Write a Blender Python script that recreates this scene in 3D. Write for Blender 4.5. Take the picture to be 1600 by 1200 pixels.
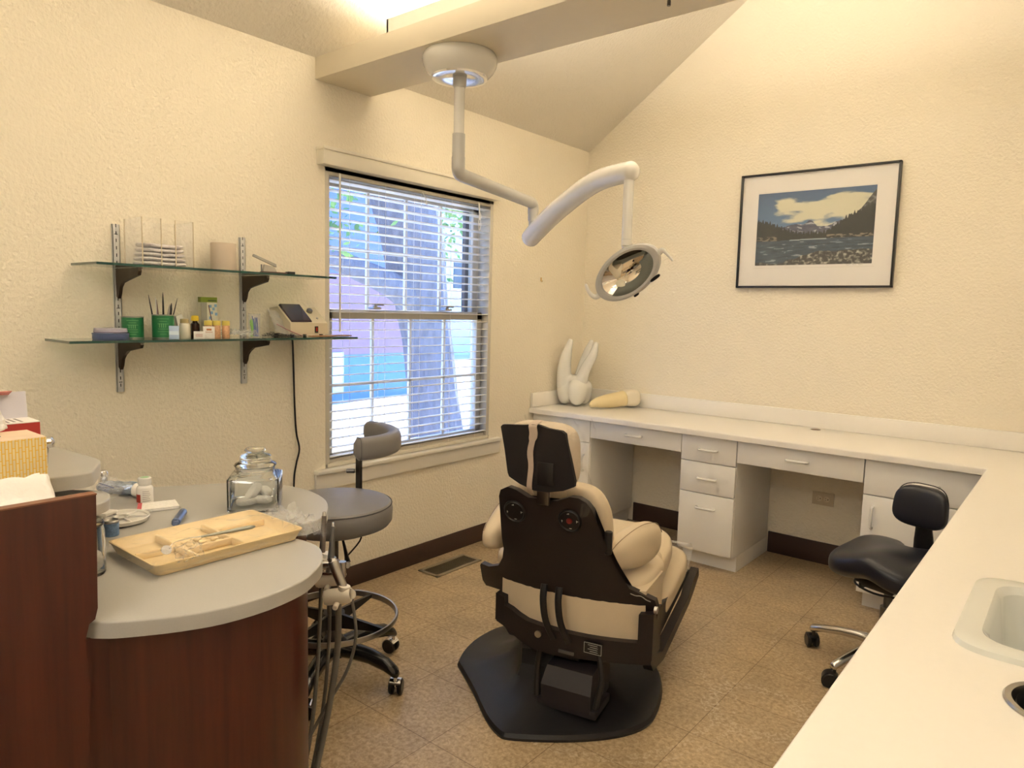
import bpy, bmesh, math, random
import numpy as np
from mathutils import Vector, Matrix, noise
random.seed(7)
for o in list(bpy.data.objects): bpy.data.objects.remove(o)
S = bpy.context.scene
COL = S.collection
# ------------------------------------------------------------------ camera
cam_d = bpy.data.cameras.new('camera'); cam = bpy.data.objects.new('camera', cam_d); COL.objects.link(cam)
RX = ((0.7744542, 0.6321362, 0.0249891), (0.0840279, -0.0636347, -0.9944295), (-0.6270247, 0.7722399, -0.1023993))
m = Matrix((RX[0], [-v for v in RX[1]], [-v for v in RX[2]])).transposed().to_4x4()
cam.matrix_world = Matrix.Translation((2.7493, -4.15905, 1.38654)) @ m
cam_d.sensor_width = 36; cam_d.lens = 1102.2956 / 1600 * 36; cam_d.clip_start = .02
S.camera = cam
# ------------------------------------------------------------------ world, sun, exposure
S.view_settings.view_transform = 'Standard'; S.view_settings.look = 'None'
S.view_settings.gamma = 1; S.view_settings.exposure = 0.38; S.view_settings.use_curve_mapping = False
w = bpy.data.worlds.new('sky'); S.world = w; w.use_nodes = True
wn = w.node_tree.nodes; bgn = wn['Background']
sky = wn.new('ShaderNodeTexSky'); sky.sky_type = 'HOSEK_WILKIE'; sky.turbidity = 3.0; sky.ground_albedo = .4
sky.sun_direction = Vector((-.35, .75, .6)).normalized()
tint = wn.new('ShaderNodeMix'); tint.data_type = 'RGBA'; tint.blend_type = 'MULTIPLY'; tint.inputs[0].default_value = 1; tint.inputs[7].default_value = (.80, .90, 1.2, 1)
w.node_tree.links.new(sky.outputs[0], tint.inputs[6]); w.node_tree.links.new(tint.outputs[2], bgn.inputs[0]); bgn.inputs[1].default_value = 28.0
def lamp(name, kind, loc, direction, energy, color, size=None, size_y=None):
    d = bpy.data.lights.new(name, kind); o = bpy.data.objects.new(name, d); COL.objects.link(o)
    d.energy = energy; d.color = color; o.location = loc
    o.rotation_euler = Vector(direction).to_track_quat('-Z', 'Y').to_euler()
    if kind == 'AREA':
        d.shape = 'RECTANGLE'; d.size = size; d.size_y = size_y
    return o
sun = lamp('sun', 'SUN', (-6, 6, 9), (.12, -.75, -.75), 22.0, (1, .93, .85)); sun.data.angle = .01
WARM = (1.0, .89, .73)
SOFT = (1.0, .96, .91)
# uplights lying on the beam in view, and the same fixtures on the second beam behind the camera
lamp('uplight_beam_left', 'AREA', (1.02, -2.03, 2.60), (0, 0, 1), 34, WARM, 1.15, .10)
lamp('uplight_beam_right', 'AREA', (2.35, -2.03, 2.60), (0, 0, 1), 34, WARM, 1.15, .10)
lamp('uplight_rear_beam', 'AREA', (1.6, -4.95, 2.60), (0, 0, 1), 21, SOFT, 2.6, .10)
lamp('downlight_rear_beam', 'AREA', (2.3, -4.95, 2.365), (.1, .5, -1), 13, SOFT, 1.1, .22)

# ------------------------------------------------------------------ materials
MATS = {}
def mat(name, col, rough=.5, metal=0., spec=.5, noise_amt=0., noise_scale=20., bump=0., bump_scale=200., coat=0., trans=0., ior=1.45, emis=0., stretch=None, alpha=1., sheen=0.):
    if name in MATS: return MATS[name]
    M = bpy.data.materials.new(name); M.use_nodes = True; MATS[name] = M
    nt = M.node_tree; N = nt.nodes; Lk = nt.links; b = N['Principled BSDF']
    c = tuple(col) + (1,)
    b.inputs['Base Color'].default_value = c; b.inputs['Roughness'].default_value = rough
    b.inputs['Metallic'].default_value = metal; b.inputs['Specular IOR Level'].default_value = spec
    b.inputs['Coat Weight'].default_value = coat; b.inputs['Coat Roughness'].default_value = .08
    b.inputs['Transmission Weight'].default_value = trans; b.inputs['IOR'].default_value = ior
    b.inputs['Sheen Weight'].default_value = sheen
    if emis: b.inputs['Emission Color'].default_value = c; b.inputs['Emission Strength'].default_value = emis
    tc = N.new('ShaderNodeTexCoord'); mp = N.new('ShaderNodeMapping'); Lk.new(tc.outputs['Object'], mp.inputs[0])
    if stretch: mp.inputs['Scale'].default_value = stretch
    if noise_amt or noise_amt == 0:
        n = N.new('ShaderNodeTexNoise'); n.inputs['Scale'].default_value = noise_scale; n.inputs['Detail'].default_value = 4
        Lk.new(mp.outputs[0], n.inputs['Vector'])
        amt = noise_amt if noise_amt else .02
        mx = N.new('ShaderNodeMix'); mx.data_type = 'RGBA'
        mx.inputs[6].default_value = tuple(v * (1 - amt) for v in col) + (1,)
        mx.inputs[7].default_value = tuple(min(1, v * (1 + amt)) for v in col) + (1,)
        Lk.new(n.outputs[0], mx.inputs[0]); Lk.new(mx.outputs[2], b.inputs['Base Color'])
    if bump:
        n2 = N.new('ShaderNodeTexNoise'); n2.inputs['Scale'].default_value = bump_scale; n2.inputs['Detail'].default_value = 3
        Lk.new(mp.outputs[0], n2.inputs['Vector'])
        bp = N.new('ShaderNodeBump'); bp.inputs['Strength'].default_value = bump; bp.inputs['Distance'].default_value = .01
        Lk.new(n2.outputs[0], bp.inputs['Height']); Lk.new(bp.outputs[0], b.inputs['Normal'])
    return M
def film(name, col=(1, 1, 1), gloss=.35, base=.05, rough=.08):
    """thin clear plastic: mostly see-through, glossy at grazing angles"""
    if name in MATS: return MATS[name]
    M = bpy.data.materials.new(name); M.use_nodes = True; MATS[name] = M
    nt = M.node_tree; N = nt.nodes; Lk = nt.links; N.remove(N['Principled BSDF'])
    out = N['Material Output']; t = N.new('ShaderNodeBsdfTransparent'); t.inputs[0].default_value = tuple(col) + (1,)
    g = N.new('ShaderNodeBsdfPrincipled'); g.inputs['Base Color'].default_value = (.85, .85, .85, 1); g.inputs['Roughness'].default_value = rough
    lw = N.new('ShaderNodeLayerWeight'); lw.inputs[0].default_value = .35
    mr = N.new('ShaderNodeMapRange'); mr.inputs[3].default_value = base; mr.inputs[4].default_value = gloss
    Lk.new(lw.outputs['Facing'], mr.inputs[0]); mx = N.new('ShaderNodeMixShader')
    Lk.new(mr.outputs[0], mx.inputs[0]); Lk.new(t.outputs[0], mx.inputs[1]); Lk.new(g.outputs[0], mx.inputs[2]); Lk.new(mx.outputs[0], out.inputs[0])
    return M
def wood_mat(name, c1, c2, scale=(28, 28, 1.6), rough=.32):
    if name in MATS: return MATS[name]
    M = bpy.data.materials.new(name); M.use_nodes = True; MATS[name] = M
    nt = M.node_tree; N = nt.nodes; Lk = nt.links; b = N['Principled BSDF']
    tc = N.new('ShaderNodeTexCoord'); mp = N.new('ShaderNodeMapping'); mp.inputs['Scale'].default_value = scale
    Lk.new(tc.outputs['Object'], mp.inputs[0])
    n = N.new('ShaderNodeTexNoise'); n.inputs['Scale'].default_value = 1.; n.inputs['Detail'].default_value = 6; n.inputs['Distortion'].default_value = .4
    Lk.new(mp.outputs[0], n.inputs['Vector'])
    mp2 = N.new('ShaderNodeMapping'); mp2.inputs['Scale'].default_value = tuple(v * 5 for v in scale); Lk.new(tc.outputs['Object'], mp2.inputs[0])
    n2 = N.new('ShaderNodeTexNoise'); n2.inputs['Scale'].default_value = 1.; Lk.new(mp2.outputs[0], n2.inputs['Vector'])
    ad = N.new('ShaderNodeMath'); ad.operation = 'MULTIPLY_ADD'; ad.inputs[1].default_value = .35; Lk.new(n2.outputs[0], ad.inputs[0]); Lk.new(n.outputs[0], ad.inputs[2])
    r = N.new('ShaderNodeValToRGB'); r.color_ramp.elements[0].position = .45; r.color_ramp.elements[1].position = .85
    r.color_ramp.elements[0].color = tuple(c1) + (1,); r.color_ramp.elements[1].color = tuple(c2) + (1,)
    Lk.new(ad.outputs[0], r.inputs[0]); Lk.new(r.outputs[0], b.inputs['Base Color'])
    b.inputs['Roughness'].default_value = rough
    return M

wallm = mat('painted_wall', (.88, .808, .665), .85, spec=.2, noise_amt=.03, noise_scale=3, bump=.55, bump_scale=75)
ceilm = mat('painted_ceiling', (.80, .745, .645), .9, spec=.15, noise_amt=.03, noise_scale=3, bump=.5, bump_scale=60)
beamm = mat('beam_paint', (.80, .72, .57), .6, noise_amt=.02)
trimw = mat('white_trim', (.84, .80, .72), .4, noise_amt=.02)
lam = mat('white_laminate', (.88, .855, .80), .35, noise_amt=.015)
lamtop = mat('white_countertop', (.90, .86, .79), .3, noise_amt=.015, noise_scale=60)
lamin = mat('laminate_inner', (.80, .76, .68), .5, noise_amt=.02)
grayt = mat('grey_countertop', (.42, .405, .375), .38, noise_amt=.05, noise_scale=300)
cherry = wood_mat('cherry_laminate', (.042, .0095, .0057), (.082, .0195, .0098), (22, 22, 1.2))
cherry_e = mat('cherry_edge', (.19, .075, .04), .4, noise_amt=.1)
basem = mat('brown_rubber', (.045, .024, .018), .45, noise_amt=.1)
darkb = mat('black_rubber_base', (.012, .010, .009), .45, noise_amt=.2)
blk = mat('black_plastic', (.010, .009, .009), .35, noise_amt=.1)
shellm = mat('chair_shell_vinyl', (.014, .0095, .009), .42, noise_amt=.15, bump=.15, bump_scale=500)
boardm = mat('headrest_board', (.009, .0065, .007), .7, noise_amt=.2)
matm = mat('base_mat_rubber', (.010, .0095, .0105), .38, noise_amt=.35, noise_scale=14, bump=.15, bump_scale=400)
cream = mat('cream_vinyl', (.66, .545, .385), .45, noise_amt=.05, noise_scale=12, bump=.12, bump_scale=350, coat=.1)
strapm = mat('beige_strap', (.50, .40, .32), .7, noise_amt=.12, noise_scale=60)
seam = mat('dark_seam', (.30, .22, .14), .6)
chrome = mat('chrome', (.75, .75, .76), .09, metal=1.)
steel = mat('brushed_steel', (.45, .44, .42), .3, metal=1.)
dsteel = mat('dark_steel', (.17, .165, .16), .3, metal=1.)
grayv = mat('grey_vinyl', (.205, .195, .195), .42, noise_amt=.05, bump=.1, bump_scale=500)
grays = mat('grey_seam', (.08, .075, .08), .6)
navyv = mat('black_vinyl', (.012, .013, .020), .33, noise_amt=.1, bump=.08, bump_scale=400)
white = mat('white_gloss_plastic', (.82, .80, .75), .22, noise_amt=.015, coat=.3)
lampw = mat('lamp_enamel', (.74, .715, .66), .2, noise_amt=.01, coat=.4)
lampg = mat('lamp_grey_enamel', (.50, .49, .47), .3, noise_amt=.02, coat=.3)
papw = mat('white_paper', (.85, .82, .77), .8, noise_amt=.03, bump=.3, bump_scale=90)
cottonm = mat('cotton', (.88, .86, .83), .95, noise_amt=.03, bump=.5, bump_scale=300)
redm = mat('red_card', (.42, .03, .025), .5, noise_amt=.05)
glass = mat('clear_glass', (.97, 1., .99), .02, trans=1., ior=1.45)
gshelf = mat('green_edge_glass', (.80, .95, .90), .02, trans=1., ior=1.3)
film_c = film('clear_film'); film_b = film('clear_bag', gloss=.5, base=.14, rough=.15); acry = film('clear_acrylic', gloss=.35, base=.012)
acry_e = mat('acrylic_edge', (.62, .52, .36), .25, noise_amt=.05)
pane_m = film('window_glass', (.86, .93, 1.), gloss=.4, base=.03, rough=.01)

# ------------------------------------------------------------------ helpers
def frame_mat(loc=(0, 0, 0), rz=0., rx=0., ry=0.):
    return Matrix.Translation(loc) @ Matrix.Rotation(rz, 4, 'Z') @ Matrix.Rotation(ry, 4, 'Y') @ Matrix.Rotation(rx, 4, 'X')
class MB:
    """collects shapes; coordinates go through the matrix M to world space"""
    def __init__(s, M=None): s.bm = bmesh.new(); s.M = M or Matrix()
    def _merge(s, b2, M=None):
        T = s.M @ M if M is not None else s.M
        vm = {v: s.bm.verts.new(T @ v.co) for v in b2.verts}
        for f in b2.faces:
            try: s.bm.faces.new([vm[v] for v in f.verts])
            except ValueError: pass
        b2.free(); return s
    def box(s, c, d, bev=0., M=None, seg=2):
        b = bmesh.new(); bmesh.ops.create_cube(b, size=1.)
        for v in b.verts: v.co = Vector((c[0] + v.co.x * d[0], c[1] + v.co.y * d[1], c[2] + v.co.z * d[2]))
        if bev: bmesh.ops.bevel(b, geom=list(b.edges), offset=min(bev, min(d) * .49), segments=seg, profile=.5, affect='EDGES')
        return s._merge(b, M)
    def bx(s, x0, x1, y0, y1, z0, z1, bev=0., M=None): return s.box(((x0 + x1) / 2, (y0 + y1) / 2, (z0 + z1) / 2), (abs(x1 - x0), abs(y1 - y0), abs(z1 - z0)), bev, M)
    def loft(s, rings, M=None, cap0=True, cap1=True, close=True):
        b = bmesh.new(); R = [[b.verts.new(p) for p in r] for r in rings]; n = len(R[0])
        for a, c in zip(R, R[1:]):
            for i in range(n if close else n - 1):
                j = (i + 1) % n
                b.faces.new((a[i], a[j], c[j], c[i]))
        if cap0: b.faces.new(R[0][::-1])
        if cap1: b.faces.new(R[-1])
        bmesh.ops.recalc_face_normals(b, faces=b.faces)
        return s._merge(b, M)
    def lathe(s, prof, c=(0, 0, 0), seg=32, axis=None, M=None, caps=True):
        rings = [[(r * math.cos(2 * math.pi * i / seg), r * math.sin(2 * math.pi * i / seg), z) for i in range(seg)] for r, z in prof]
        T = Matrix.Translation(c)
        if axis is not None: T = T @ Vector(axis).to_track_quat('Z', 'Y').to_matrix().to_4x4()
        if M is not None: T = M @ T
        return s.loft(rings, T, caps, caps)
    def cyl(s, p, q, r, seg=20, r2=None, bev=0.):
        p = Vector(p); q = Vector(q); L = (q - p).length; r2 = r if r2 is None else r2
        prof = [(r, 0), (r2, L)]
        if bev: prof = [(r - bev, 0), (r, bev), (r2, L - bev), (r2 - bev, L)]
        return s.lathe(prof, p, seg, q - p)
    def tube(s, pts, r, seg=10, smooth=0, caps=True, flat=1.):
        P = [Vector(p) for p in pts]
        if smooth: P = spline(P, smooth)
        n = len(P); rs = r if isinstance(r, (list, tuple)) else [r] * n
        if len(rs) != n: rs = [rs[0] + (rs[-1] - rs[0]) * i / (n - 1) for i in range(n)] if len(rs) == 2 else list(np.interp(np.linspace(0, 1, n), np.linspace(0, 1, len(rs)), rs))
        T = [(P[min(i + 1, n - 1)] - P[max(i - 1, 0)]).normalized() for i in range(n)]
        up = Vector((0, 0, 1)) if abs(T[0].z) < .9 else Vector((1, 0, 0))
        nrm = (up - T[0] * up.dot(T[0])).normalized(); rings = []
        for i in range(n):
            nrm = (nrm - T[i] * nrm.dot(T[i])).normalized(); bn = T[i].cross(nrm)
            rings.append([P[i] + (nrm * math.cos(a) * flat + bn * math.sin(a)) * rs[i] for a in [2 * math.pi * k / seg for k in range(seg)]])
        return s.loft(rings, None, caps, caps)
    def prism(s, pts, z0, z1, bev=0., M=None, seg=2):
        b = bmesh.new(); vs = [b.verts.new((p[0], p[1], z0)) for p in pts]; f = b.faces.new(vs)
        r = bmesh.ops.extrude_face_region(b, geom=[f]); nv = [e for e in r['geom'] if isinstance(e, bmesh.types.BMVert)]
        for v in nv: v.co.z = z1
        bmesh.ops.recalc_face_normals(b, faces=b.faces)
        if bev:
            ed = [e for e in b.edges if abs(e.verts[0].co.z - e.verts[1].co.z) < 1e-6]
            bmesh.ops.bevel(b, geom=ed, offset=bev, segments=seg, profile=.5, affect='EDGES')
        bmesh.ops.triangulate(b, faces=[f for f in b.faces if len(f.verts) > 4])
        return s._merge(b, M)
    def cushion(s, c, d, e=4., n=14, fn=None, M=None):
        """superellipsoid pillow of full size d; fn deforms unit coords (u,v,w in -1..1) -> offset point"""
        b = bmesh.new(); bmesh.ops.create_cube(b, size=2.)
        bmesh.ops.subdivide_edges(b, edges=b.edges, cuts=n, use_grid_fill=True)
        for v in b.verts:
            x, y, z = [math.tan(a * math.pi / 4) for a in v.co]
            k = (abs(x) ** e + abs(y) ** e + abs(z) ** e) ** (1 / e); x, y, z = x / k, y / k, z / k
            p = Vector((x * d[0] / 2, y * d[1] / 2, z * d[2] / 2))
            if fn: p = Vector(fn(x, y, z, p))
            v.co = p + Vector(c)
        return s._merge(b, M)
    def sheet(s, fn, nu, nv, M=None):
        b = bmesh.new(); V = [[b.verts.new(fn(i / nu, j / nv)) for j in range(nv + 1)] for i in range(nu + 1)]
        for i in range(nu):
            for j in range(nv): b.faces.new((V[i][j], V[i + 1][j], V[i + 1][j + 1], V[i][j + 1]))
        return s._merge(b, M)
    def build(s, name, material, parent=None, origin=None, angle=35, solid=0., sub=0):
        me = bpy.data.meshes.new(name); o = bpy.data.objects.new(name, me); COL.objects.link(o)
        bpy.context.view_layer.update() if False else None
        if parent is not None:
            W = world_of(parent); inv = W.inverted(); o.parent = parent
            for v in s.bm.verts: v.co = inv @ v.co
            o['_w'] = [x for r in W for x in r]
        else:
            if origin is None:
                xs = [v.co for v in s.bm.verts]
                origin = ((min(v.x for v in xs) + max(v.x for v in xs)) / 2, (min(v.y for v in xs) + max(v.y for v in xs)) / 2, min(v.z for v in xs))
            O = Vector(origin); o.location = O
            for v in s.bm.verts: v.co -= O
            o['_w'] = [x for r in Matrix.Translation(O) for x in r]
        s.bm.normal_update(); s.bm.to_mesh(me); s.bm.free()
        me.materials.append(material)
        for p in me.polygons: p.use_smooth = True
        me.set_sharp_from_angle(angle=math.radians(angle))
        if solid:
            md = o.modifiers.new('solid', 'SOLIDIFY'); md.thickness = solid; md.offset = 0
        if sub:
            md = o.modifiers.new('sub', 'SUBSURF'); md.levels = sub; md.render_levels = sub
        return o
def world_of(o):
    f = list(o['_w']); return Matrix([f[0:4], f[4:8], f[8:12], f[12:16]])
def spline(P, k):
    P = [Vector(p) for p in P]; out = []
    for i in range(len(P) - 1):
        p0 = P[max(i - 1, 0)]; p1 = P[i]; p2 = P[i + 1]; p3 = P[min(i + 2, len(P) - 1)]
        for j in range(k):
            t = j / k
            out.append(.5 * ((2 * p1) + (p2 - p0) * t + (2 * p0 - 5 * p1 + 4 * p2 - p3) * t * t + (3 * p1 - p0 - 3 * p2 + p3) * t ** 3))
    out.append(P[-1]); return out
def fillet(pts, r, k=8):
    P = [Vector(p) for p in pts]; out = [P[0]]
    for a, b, c in zip(P, P[1:], P[2:]):
        d1 = (a - b).normalized(); d2 = (c - b).normalized(); p = b + d1 * r; q = b + d2 * r
        out += [(1 - t) ** 2 * p + 2 * t * (1 - t) * b + t * t * q for t in [j / k for j in range(k + 1)]]
    return out + [P[-1]]
def round_poly(pts, r, k=4):
    out = []; n = len(pts)
    for i in range(n):
        a, b, c = Vector(pts[i - 1]), Vector(pts[i]), Vector(pts[(i + 1) % n])
        d1 = (a - b); d2 = (c - b); rr = min(r, d1.length * .45, d2.length * .45)
        p = b + d1.normalized() * rr; q = b + d2.normalized() * rr
        for j in range(k + 1):
            t = j / k; out.append(tuple((1 - t) ** 2 * p + 2 * t * (1 - t) * b + t * t * q))
    return out
def tag(o, label=None, cat=None, group=None, kind=None):
    if label: o['label'] = label
    if cat: o['category'] = cat
    if group: o['group'] = group
    if kind: o['kind'] = kind
    return o
def thing(name, label, cat, loc=(0, 0, 0), group=None):
    o = bpy.data.objects.new(name, None); COL.objects.link(o); o.location = loc; o.empty_display_size = .05
    o['_w'] = [x for r in Matrix.Translation(loc) for x in r]
    return tag(o, label, cat, group)
def struct(mb, name, m, **k): return tag(mb.build(name, m, **k), kind='structure')
def sstep(a, b, x):
    t = max(0., min(1., (x - a) / (b - a))); return t * t * (3 - 2 * t)

# ================================================================== THE ROOM
XR, YB, HC, SL = 3.12, -6.0, 2.48, .6935
XM = XR / 2; HR = HC + SL * XM
def floor_mat():
    M = bpy.data.materials.new('vinyl_tile'); M.use_nodes = True; nt = M.node_tree; N = nt.nodes; Lk = nt.links; b = N['Principled BSDF']
    tc = N.new('ShaderNodeTexCoord'); mp = N.new('ShaderNodeMapping'); mp.inputs['Location'].default_value = (0.003, .205 - .3048 * 2 + .3048 * 30, 0)
    Lk.new(tc.outputs['Object'], mp.inputs[0])
    br = N.new('ShaderNodeTexBrick'); br.offset = 0; br.squash = 1; br.inputs['Scale'].default_value = 1
    br.inputs['Brick Width'].default_value = .3048; br.inputs['Row Height'].default_value = .3048
    br.inputs['Mortar Size'].default_value = .0013; br.inputs['Mortar Smooth'].default_value = .1
    br.inputs['Color1'].default_value = (.96, .96, .96, 1); br.inputs['Color2'].default_value = (1.04, 1.04, 1.04, 1); br.inputs['Mortar'].default_value = (.42, .35, .27, 1)
    Lk.new(mp.outputs[0], br.inputs['Vector'])
    n = N.new('ShaderNodeTexNoise'); n.inputs['Scale'].default_value = 70; n.inputs['Detail'].default_value = 6; n.inputs['Roughness'].default_value = .7; n.inputs['Distortion'].default_value = .5
    Lk.new(tc.outputs['Object'], n.inputs['Vector'])
    r = N.new('ShaderNodeValToRGB'); e = r.color_ramp.elements
    e[0].position = .34; e[0].color = (.29, .20, .105, 1); e[1].position = .64; e[1].color = (.56, .43, .27, 1)
    Lk.new(n.outputs[0], r.inputs[0])
    mu = N.new('ShaderNodeMix'); mu.data_type = 'RGBA'; mu.blend_type = 'MULTIPLY'; mu.inputs[0].default_value = 1
    Lk.new(r.outputs[0], mu.inputs[6]); Lk.new(br.outputs[0], mu.inputs[7]); Lk.new(mu.outputs[2], b.inputs['Base Color'])
    b.inputs['Roughness'].default_value = .3
    # large cloudy variation and worn rings around the chair and the stool
    n4 = N.new('ShaderNodeTexNoise'); n4.inputs['Scale'].default_value = 5; n4.inputs['Detail'].default_value = 5; Lk.new(tc.outputs['Object'], n4.inputs['Vector'])
    m4 = N.new('ShaderNodeMapRange'); m4.inputs[1].default_value = .3; m4.inputs[2].default_value = .7; m4.inputs[3].default_value = .86; m4.inputs[4].default_value = 1.12; Lk.new(n4.outputs[0], m4.inputs[0])
    mv = N.new('ShaderNodeVectorMath'); mv.operation = 'SCALE'; Lk.new(mu.outputs[2], mv.inputs[0]); Lk.new(m4.outputs[0], mv.inputs['Scale'])
    last = mv.outputs[0]
    for cx, cy, rr, ww in ((1.42, -1.98, .44, .012), (1.44, -1.95, .475, .006), (2.15, -1.05, .36, .010), (1.95, -1.75, .16, .03)):
        d = N.new('ShaderNodeVectorMath'); d.operation = 'DISTANCE'; d.inputs[1].default_value = (cx, cy, 0); Lk.new(tc.outputs['Object'], d.inputs[0])
        n5 = N.new('ShaderNodeTexNoise'); n5.inputs['Scale'].default_value = 9; n5.inputs['Detail'].default_value = 5; Lk.new(tc.outputs['Object'], n5.inputs['Vector'])
        ad = N.new('ShaderNodeMath'); ad.operation = 'MULTIPLY_ADD'; ad.inputs[1].default_value = .05; Lk.new(n5.outputs[0], ad.inputs[0]); Lk.new(d.outputs['Value'], ad.inputs[2])
        cp = N.new('ShaderNodeMath'); cp.operation = 'COMPARE'; cp.inputs[1].default_value = rr + .025; cp.inputs[2].default_value = ww; Lk.new(ad.outputs[0], cp.inputs[0])
        mr = N.new('ShaderNodeMapRange'); mr.inputs[1].default_value = .48; mr.inputs[2].default_value = .62; mr.inputs[3].default_value = 0; mr.inputs[4].default_value = .45; Lk.new(n.outputs[0], mr.inputs[0])
        m_ = N.new('ShaderNodeMath'); m_.operation = 'MULTIPLY'; Lk.new(cp.outputs[0], m_.inputs[0]); Lk.new(mr.outputs[0], m_.inputs[1])
        mx = N.new('ShaderNodeMix'); mx.data_type = 'RGBA'; mx.inputs[7].default_value = (.62, .54, .42, 1); Lk.new(m_.outputs[0], mx.inputs[0]); Lk.new(last, mx.inputs[6]); last = mx.outputs[2]
    Lk.new(last, b.inputs['Base Color'])
    return M
struct(MB().bx(0, XR, YB, 0, -.1, 0), 'floor', floor_mat(), origin=(0, 0, 0))
WY0, WY1, WZ0, WZ1 = -2.16, -.985, .64, 2.03     # window opening
w_ = MB(); T = .16
w_.bx(-T, 0, YB, WY0, 0, HC); w_.bx(-T, 0, WY1, T, 0, HC); w_.bx(-T, 0, WY0, WY1, 0, WZ0 - .02); w_.bx(-T, 0, WY0, WY1, WZ1, HC)
struct(w_, 'wall_left', wallm, origin=(0, 0, 0))
def gable(y0, y1, name):
    g = MB(); pts = [(-T if y0 > -1 else 0, 0), (XR, 0), (XR, HC), (XM, HR), (-T if y0 > -1 else 0, HC - (SL * T if y0 > -1 else 0))]
    g.loft([[(x, y0, z) for x, z in pts], [(x, y1, z) for x, z in pts]]); struct(g, name, wallm, origin=(0, y0, 0))
gable(0, T, 'wall_far'); gable(YB - T, YB, 'wall_back')
struct(MB().bx(XR, XR + T, YB, T, 0, HC), 'wall_right', wallm, origin=(XR, 0, 0))
c_ = MB(); ov = .2
for sgn in (0, 1):
    xa, za, xb, zb = ((-ov, HC - SL * ov, XM, HR) if not sgn else (XR + ov, HC - SL * ov, XM, HR))
    c_.loft([[(xa, YB - T, za), (xb, YB - T, zb), (xb, YB - T, zb + .12), (xa, YB - T, za + .12)], [(xa, T, za), (xb, T, zb), (xb, T, zb + .12), (xa, T, za + .12)]])
struct(c_, 'ceiling', ceilm, origin=(0, 0, HC))
# baseboards
struct(MB().bx(0, .009, YB, -.02, 0, .105, .003), 'baseboard_left', basem)
struct(MB().bx(.46, 1.05, -.009, 0, 0, .125, .003), 'baseboard_back', basem)
struct(MB().bx(1.37, 1.98, -.009, 0, 0, .125, .003), 'baseboard_back.001', basem)
# ceiling beams carrying the uplights
struct(MB().bx(-.01, XR + .01, -2.21, -1.895, 2.388, 2.482, .002), 'trim_1', beamm)
struct(MB().bx(-.01, XR + .01, -5.10, -4.79, 2.388, 2.482, .002), 'trim_2', beamm)
tubem = mat('fluorescent_tube', (1., .95, .82), .3, emis=9.)
def uplight(x0, x1, y, lab):
    t = thing('ceiling_uplight', lab, 'light fixture', ((x0 + x1) / 2, y, 2.482), 'uplights lying on the ceiling beams')
    MB().bx(x0, x1, y - .10, y + .10, 2.482, 2.495, .002).bx(x0, x1, y - .10, y - .094, 2.482, 2.57).bx(x0, x1, y + .094, y + .10, 2.482, 2.57).bx(x0, x0 + .01, y - .10, y + .10, 2.482, 2.57).bx(x1 - .01, x1, y - .10, y + .10, 2.482, 2.57).build('housing', trimw, t)
    for dy in (-.04, .04): MB().cyl((x0 + .03, y + dy, 2.555), (x1 - .03, y + dy, 2.555), .013, 12).build('lamp_tube', tubem, t)
uplight(.40, 1.64, -2.045, 'long white fluorescent uplight glowing on the ceiling beam nearest the window wall')
uplight(1.74, 2.96, -2.045, 'white fluorescent uplight further right along the same ceiling beam')
uplight(.3, 1.55, -4.95, 'white fluorescent uplight on the beam behind the camera, window side')
uplight(1.62, 2.87, -4.95, 'white fluorescent uplight on the beam behind the camera, sink side')
t = thing('screw_eye', 'small dark screw hook under the ceiling beam', 'hook', (1.62, -2.0, 2.37))
MB().cyl((1.62, -2.02, 2.388), (1.62, -2.02, 2.372), .006, 10).build('screw', dsteel, t)

# ------------------------------------------------------------------ window 1
tanm = mat('tan_window_paint', (.60, .56, .48), .5, noise_amt=.04); brnm = mat('dark_bronze', (.05, .035, .03), .5)
wf = tag(MB().bx(-.13, -.0, WY0 - .0, WY0 + .025, WZ0, WZ1, .002).bx(-.13, -.0, WY1 - .025, WY1, WZ0, WZ1, .002).bx(-.13, -.0, WY0, WY1, WZ1 - .03, WZ1, .002).bx(-.15, -.02, WY0, WY1, WZ0 - .02, WZ0 + .02, .002).build('window_1', tanm), kind='structure')
def sash(x, z0, z1, nm, y0=WY0 + .03, y1=WY1 - .03):
    fr = MB(); st = .045; xa, xb = x - .018, x + .018
    fr.bx(xa, xb, y0, y0 + st, z0, z1, .003).bx(xa, xb, y1 - st, y1, z0, z1, .003).bx(xa, xb, y0, y1, z0, z0 + .042, .003).bx(xa, xb, y0, y1, z1 - .045, z1, .003)
    f = fr.build(nm, tanm, wf)
    g = MB(); yy = [y0 + st + (y1 - y0 - 2 * st) * k / 4 for k in (1, 2, 3)]
    for y in yy: g.bx(x - .008, x + .008, y - .008, y + .008, z0 + .04, z1 - .04, .002)
    zc = (z0 + z1) / 2; g.bx(x - .008, x + .008, y0 + st, y1 - st, zc - .008, zc + .008, .002)
    g.build('muntins', trimw, f); MB().bx(x - .002, x + .002, y0 + st - .005, y1 - st + .005, z0 + .045, z1 - .04).build('pane', pane_m, f)
sash(-.105, 1.335, 2.0, 'upper_sash'); sash(-.065, .640, 1.375, 'lower_sash')
for y in (-1.83, -1.32):
    MB().box((-.045, y, 1.385), (.05, .05, .012), .004).cyl((-.04, y, 1.385), (-.04, y, 1.40), .012, 14).tube([(-.04, y, 1.40), (-.035, y + .02, 1.404), (-.03, y + .045, 1.402)], .005, 8).build('sash_lock', steel, wf)
MB().bx(-.15, -.125, WY1 - .10, WY1 - .03, 1.36, WZ1).bx(-.15, -.125, WY0, WY0 + .02, WZ0, WZ1).build('screen_frame', brnm, wf)
# sill and apron
struct(MB().bx(-.04, .035, -2.225, -.90, .603, .622, .004).bx(0, .016, -2.222, -.895, .528, .604, .002), 'trim_3', trimw)
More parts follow.
